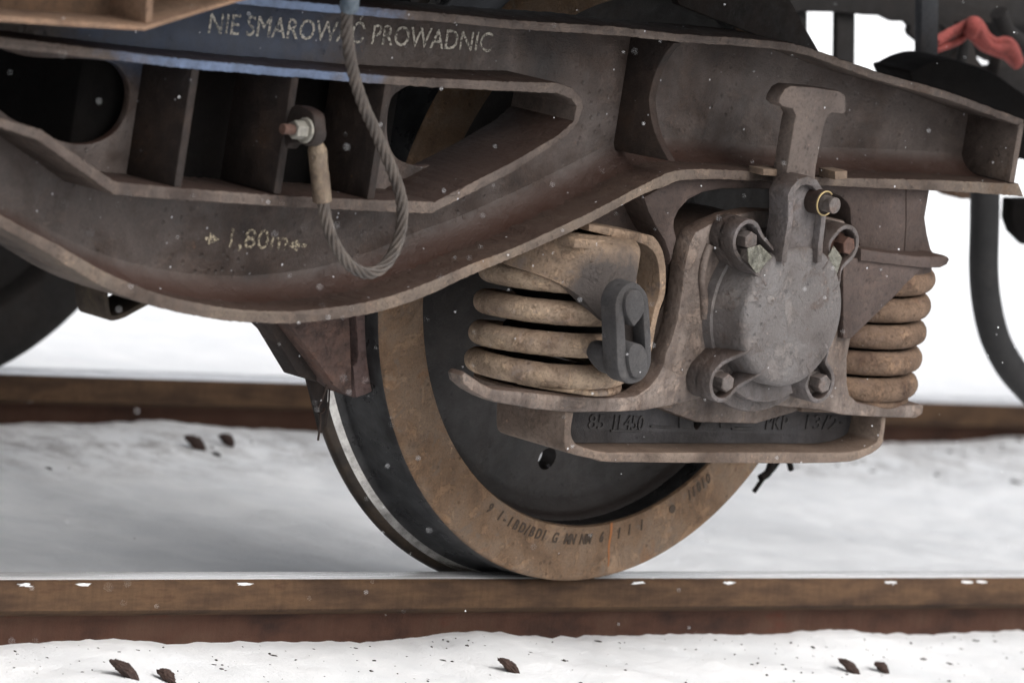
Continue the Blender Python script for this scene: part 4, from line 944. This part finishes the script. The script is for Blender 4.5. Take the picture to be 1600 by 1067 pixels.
# ------------------------------------------------------------------ wire rope
def wire_rope():
    e = empty('wire_rope', (-.86, -.33, .6), 'twisted steel wire rope hanging in a loop from the wagon to a bronze sleeve', 'wire rope')
    path = [(-1.0069,-0.43,0.8534),(-0.9964,-0.42,0.8329),(-0.9857,-0.41,0.8106),(-0.9715,-0.4,0.7877),(-0.9451,-0.385,0.755),(-0.9143,-0.37,0.7223),(-0.8827,-0.36,0.6901),(-0.8526,-0.35,0.6658),(-0.822,-0.34,0.6396),(-0.7975,-0.335,0.6154),(-0.7752,-0.33,0.5909),(-0.7586,-0.325,0.5677),(-0.7508,-0.322,0.5444),(-0.7498,-0.32,0.5226),(-0.7556,-0.318,0.5005),(-0.7683,-0.316,0.4839),(-0.7883,-0.315,0.4764),(-0.8116,-0.315,0.4805),(-0.8343,-0.315,0.4928),(-0.8562,-0.318,0.5098),(-0.8732,-0.32,0.5291),(-0.8868,-0.323,0.5486),(-0.8998,-0.326,0.5714)]
    path = cat_rom(path, 14)
    bm = bmesh.new(); tube(bm, path, .0080, 60, lobes=6, depth=.46, twist=62); bmobj('cable', bm, 'rope', e, 70)
    bm = bmesh.new(); tube(bm, cat_rom([(-1.0069,-0.43,0.8534),(-1.0002,-0.425,0.8389),(-0.9859,-0.413,0.819)], 4), .0118, 24); bmobj('upper_sleeve', bm, 'bluesleeve', e, 50)
    bm = bmesh.new(); tube(bm, cat_rom([(-0.9214,-0.322,0.6394),(-0.9183,-0.325,0.6272),(-0.9134,-0.326,0.6097),(-0.9059,-0.326,0.5898),(-0.8983,-0.326,0.5666)], 6), lambda t_: .0085+.0035*min(1, t_*5), 26)
    o = bmobj('lower_sleeve', bm, 'bronze', e, 50)
    for v in o.data.vertices: v.co += Vector((noise.noise(v.co*60), noise.noise(v.co*60+Vector((5, 0, 0))), 0))*.0009
    # eye lug bolted to the middle rib
    X = -.938
    lug = [(-0.2988,0.6782),(-0.3145,0.6825),(-0.3329,0.6799),(-0.3412,0.6749),(-0.3465,0.6621),(-0.3501,0.6514),(-0.3454,0.6409),(-0.3348,0.6351),(-0.3248,0.6374),(-0.3068,0.6326),(-0.2998,0.6265),(-0.2934,0.6392),(-0.2924,0.6593)]
    lg = plate_x('eye_lug', cat_rom(lug, 3, True), X-.012, X+.008, 'rib', e, .003)
    c = [(-0.3317,0.6541)][0]
    bm = bmesh.new(); cyl(bm, (X-.012, c[0], c[1]), (X-.016, c[0], c[1]), .016, n=28, bev=.001); cyl(bm, (X-.016, c[0], c[1]), (X-.034, c[0], c[1]), .0118, n=6, bev=.0012, rot=.5)
    child(bmobj('nut', bm, 'zinc', None, 30), lg)
    bm = bmesh.new(); cyl(bm, (X-.033, c[0], c[1]), (X-.052, c[0], c[1]), .0068, n=20, bev=.0008)
    child(bmobj('bolt_end', bm, 'boltrust', None, 30), lg)
wire_rope()

# ------------------------------------------------------------------ freight wagon above
wg = empty('freight_wagon', (0, .815, 1.0), 'dark underside of the freight wagon above the bogie with brown dusty brackets', 'freight wagon')
bm = bmesh.new(); box(bm, -5, 5.5, -.60, .06, 1.0, 1.03, .004); box(bm, -5, 5.5, .62, 1.02, 1.165, 1.20, .004); bmobj('floor_shade_strip', bm, 'black', wg)  # unseen strip, width set to shade the ledges and keep mid snow bright
bm = bmesh.new(); box(bm, -5, 5.5, -.55, -.40, .945, 1.16, .01); box(bm, -5, 5.5, 2.03, 2.18, .945, 1.16, .01); bmobj('side_sill', bm, 'black', wg)
bm = bmesh.new(); box(bm, -5, 5.5, .60, 1.03, .86, 1.16, .01); bmobj('centre_sill', bm, 'black', wg)
bm = bmesh.new(); box(bm, -1.25, -.62, -.38, 2.0, .87, 1.16, .01); bmobj('bolster', bm, 'black', wg)
# side bearer bracket, top left
e0 = [(-1.7705,0.768),(-1.5252,0.7728),(-1.4274,0.7744),(-1.3155,0.7761),(-1.1995,0.8118),(-1.0732,0.852),(-1.0709,0.8411),(-1.1788,0.812),(-1.2237,0.7985),(-1.3151,0.7692),(-1.4259,0.7665),(-1.5238,0.7653),(-1.7692,0.7608)]
plate('bracket_flange', e0, -.42, -.30, 'tanedge', wg, .003)
e1 = [(-1.7263,0.761),(-1.4784,0.7657),(-1.2664,0.769),(-1.1413,0.8072),(-1.0015,0.8527),(-1.0203,0.9426),(-1.7486,0.8835)]
plate('bracket_web', e1, -.345, -.333, 'brown', wg, .002)
rb = [(-1.3214,0.8502),(-1.3104,0.851),(-1.2992,0.7795),(-1.3099,0.7773)]
plate('bracket_rib', rb, -.412, -.334, 'tanedge', wg, .002)
# brown gusset behind the top flange
g1 = [(-0.0964,0.888),(0.1736,0.9078),(0.1752,0.857),(0.2165,0.8197),(0.2559,0.7855),(0.2169,0.7849),(0.1614,0.7924),(0.0913,0.8078),(0.0229,0.8195),(-0.045,0.8328)]
plate('gusset_plate', g1, -.075, -.06, 'rib', wg, .002)
# uprights and dark gear hanging at the right
for q, y, mt, th in (([(0.9653,0.8533),(1.0086,0.8564),(1.068,0.6033),(1.0227,0.6009)], .55, 'dark', .012), ([(0.7642,0.8826),(0.8034,0.8854),(0.8544,0.6723),(0.8134,0.6701)], .20, 'postgrey', .016), ([(0.8371,0.844),(0.8972,0.8484),(0.9347,0.6882),(0.9022,0.6863)], .55, 'dark', .012)):
    plate('hanger_post', q, y, y+th, mt, wg, .004)
q = [(0.7667,0.8791),(1.4658,0.9315),(1.4985,0.8068),(1.3681,0.8087),(1.2423,0.8025),(1.1794,0.8024),(1.158,0.7948),(1.1498,0.7839),(1.1488,0.7631),(1.1467,0.7588),(1.1355,0.7602),(1.1404,0.7781),(1.1401,0.7853),(1.1281,0.7897),(1.0899,0.7882),(1.0697,0.795),(1.042,0.7952),(0.9751,0.7948),(0.9093,0.7924),(0.789,0.7863)]
q = [(0.7644,0.8889),(1.5274,0.9467),(1.5688,0.7901),(1.4343,0.8026),(1.2744,0.8004),(1.1926,0.7503),(1.1913,0.743),(1.1856,0.753),(1.1475,0.7682),(1.1411,0.775),(1.1421,0.7834),(1.1279,0.7907),(1.0959,0.7886),(1.0664,0.7959),(1.027,0.7942),(0.9766,0.7949),(0.9125,0.7916),(0.7894,0.7843)]
plate('cross_member', q, .535, .55, 'dark', wg, .004)
def gear():
    bl = empty('rubber_bellows', (.95, .1, .66), 'black rounded rubber bellows lying behind the sloping end of the frame', 'bellows')
    q = [(0.66,0.7486),(0.6719,0.759),(0.6981,0.7704),(0.7256,0.777),(0.7547,0.7778),(0.7823,0.7737),(0.8129,0.7697),(0.8442,0.7638),(0.8766,0.7539),(0.9181,0.7386),(0.9753,0.7221),(1.0837,0.7183),(1.1019,0.6489),(0.8911,0.6381),(0.7278,0.6981)]
    plate('casing', cat_rom(q, 3, True), .10, .18, 'black', bl, .006)
    bx = empty('valve_gear', (1.3, .5, .6), 'dark valve box hanging at the wagon end behind the red strap', 'valve')
    q = [(1.2903,0.803),(1.6427,0.8267),(1.7047,0.5921),(1.5025,0.6034),(1.3244,0.6682)]; hl = [(1.3985,0.7552),(1.4187,0.7395),(1.4466,0.7316),(1.4741,0.7322),(1.4546,0.7257),(1.4405,0.7238),(1.4384,0.713),(1.4182,0.7288)]
    plate('back_plate', [q, hl], .62, .635, 'dark', bx, .002)
    q = [(1.2955,0.7535),(1.3853,0.7654),(1.519,0.7525),(1.5439,0.6583),(1.3514,0.6479),(1.2936,0.6866)]; plate('box', q, .47, .5, 'dark', bx, .01)
    q = [(1.1795,0.7938),(1.253,0.783),(1.2778,0.7482),(1.3065,0.7291),(1.2878,0.7092),(1.2405,0.7085),(1.2136,0.7214),(1.2285,0.7555)]; plate('lever', q, .50, .52, 'dark', bx, .01)
    q = [(1.3259,0.5338),(1.4502,0.5394),(1.4678,0.4724),(1.4255,0.4601),(1.382,0.4594),(1.3504,0.4761),(1.3319,0.4984)]; plate('lower_box', q, .42, .45, 'black', bx, .01)
    q = [(1.2111,0.5369),(1.2578,0.539),(1.2615,0.5246),(1.2381,0.5235),(1.2194,0.5289)]; plate('flange_end', q, .45, .5, 'brown', bx, .004)
    rs = empty('red_strap', (1.2, .3, .75), 'faded red strap slung between the dark wagon parts at the upper right', 'strap')
    for nm, pts, r in (('strand', [(1462,66,.3),(1490,50,.3),(1520,36,.3),(1530,42,.3)], .0085), ('strand', [(1462,78,.3),(1495,66,.3),(1514,50,.3),(1528,40,.3)], .006)):
        bm = bmesh.new(); tube(bm, cat_rom(P3X(pts), 6), r, 12); bmobj(nm, bm, 'red', rs, 60)
    for pts, r in (([(0.9911,0.29,0.8129),(0.9963,0.28,0.8188),(1.0249,0.28,0.8026),(1.0516,0.28,0.7943),(1.083,0.28,0.7922),(1.1116,0.28,0.7657)], .0095), ([(0.9931,0.29,0.805),(1.0009,0.28,0.8011),(1.0265,0.28,0.7846),(1.0557,0.28,0.7784),(1.0871,0.28,0.7764),(1.1121,0.28,0.7637)], .009), ([(0.9731,0.27,0.8169),(0.9911,0.27,0.812),(1.0154,0.27,0.7946),(1.0421,0.27,0.7862),(1.0749,0.27,0.7843),(1.1014,0.27,0.7657)], .008)):
        bm = bmesh.new(); tube(bm, cat_rom(pts, 8), lambda t_, r=r: r*(1+.25*math.sin(t_*9)), 14); bmobj('cloth_fold', bm, 'red', rs, 60)
    bm = bmesh.new(); tube(bm, cat_rom([(0.9814,0.275,0.8246),(0.9792,0.268,0.8136),(0.9825,0.275,0.8027)], 6), .011, 14); bmobj('knot', bm, 'red', rs, 60)
def P3X(p): return GEAR.pop(0)
GEAR = [[(0.9341,0.3,0.7836),(0.9719,0.3,0.802),(1.0133,0.3,0.8187),(1.0299,0.3,0.8138)], [(0.9371,0.3,0.7718),(0.9833,0.3,0.7867),(1.0078,0.3,0.8043),(1.0263,0.3,0.8156)]]
gear()
e = empty('air_pipe', (1.2, .35, .7), 'dark bent air pipes behind the red strap at the wagon end', 'pipe')
for pts, r in (([(1.077,0.4,0.7419),(1.109,0.4,0.7255),(1.1483,0.4,0.7114),(1.2064,0.4,0.6984),(1.3047,0.4,0.6853)], .012), ([(1.122,0.42,0.813),(1.1414,0.42,0.7733),(1.1425,0.42,0.7324),(1.1652,0.42,0.6926)], .010), ([(1.1879,0.4,0.8308),(1.2138,0.4,0.8038),(1.2631,0.4,0.7843),(1.3453,0.4,0.775)], .014)):
    bm = bmesh.new(); tube(bm, cat_rom(pts, 8), r, 14); bmobj('pipe_run', bm, 'dark', e, 60)
# brake hose at the right
e = empty('brake_hose', (1.1, .3, .4), 'thick black rubber hose hanging down and curving out of the right side', 'hose')
bm = bmesh.new(); tube(bm, cat_rom([(1.09,0.3,0.6274),(1.1096,0.3,0.5571),(1.1237,0.3,0.4965),(1.1377,0.3,0.4357),(1.157,0.3,0.3851),(1.1871,0.3,0.3346),(1.2216,0.3,0.2984),(1.2646,0.3,0.2663),(1.3579,0.3,0.214)], 8), .0235, 24); bmobj('hose_body', bm, 'rubber', e, 60)
bm = bmesh.new(); tube(bm, cat_rom([(1.2822,0.33,0.2606),(1.3155,0.33,0.2426),(1.3748,0.33,0.2239)], 4), .012, 14); bmobj('hose_fitting', bm, 'red', e, 60)

# ------------------------------------------------------------------ falling snow
bm = bmesh.new(); rnd = random.Random(3)
Cv = Vector(_L); aim = Vector((-.3, -.3, .42))
for k in range(420):
    f = rnd.uniform(.86, .985); c = Cv.lerp(aim, f)
    sp = (1-f)*0+1.0
    p = c+Vector((rnd.uniform(-1, 1)*1.3, rnd.uniform(-.4, .1), rnd.uniform(-.55, .55)))
    if p.y > -.40 or p.z < -.08: continue
    s = rnd.choice((.0004, .0005, .0006, .0008, .0010)); d = Vector((rnd.uniform(-.4, .4), 0, 1)).normalized()
    r = bmesh.ops.create_icosphere(bm, subdivisions=1, radius=1)
    for v in r['verts']: v.co = p+v.co*s
o = bmobj('falling_snow', bm, 'flake', None, 180); setp(o, 'fine snowflakes drifting in the air in front of the bogie', 'snowfall', None, 'stuff')
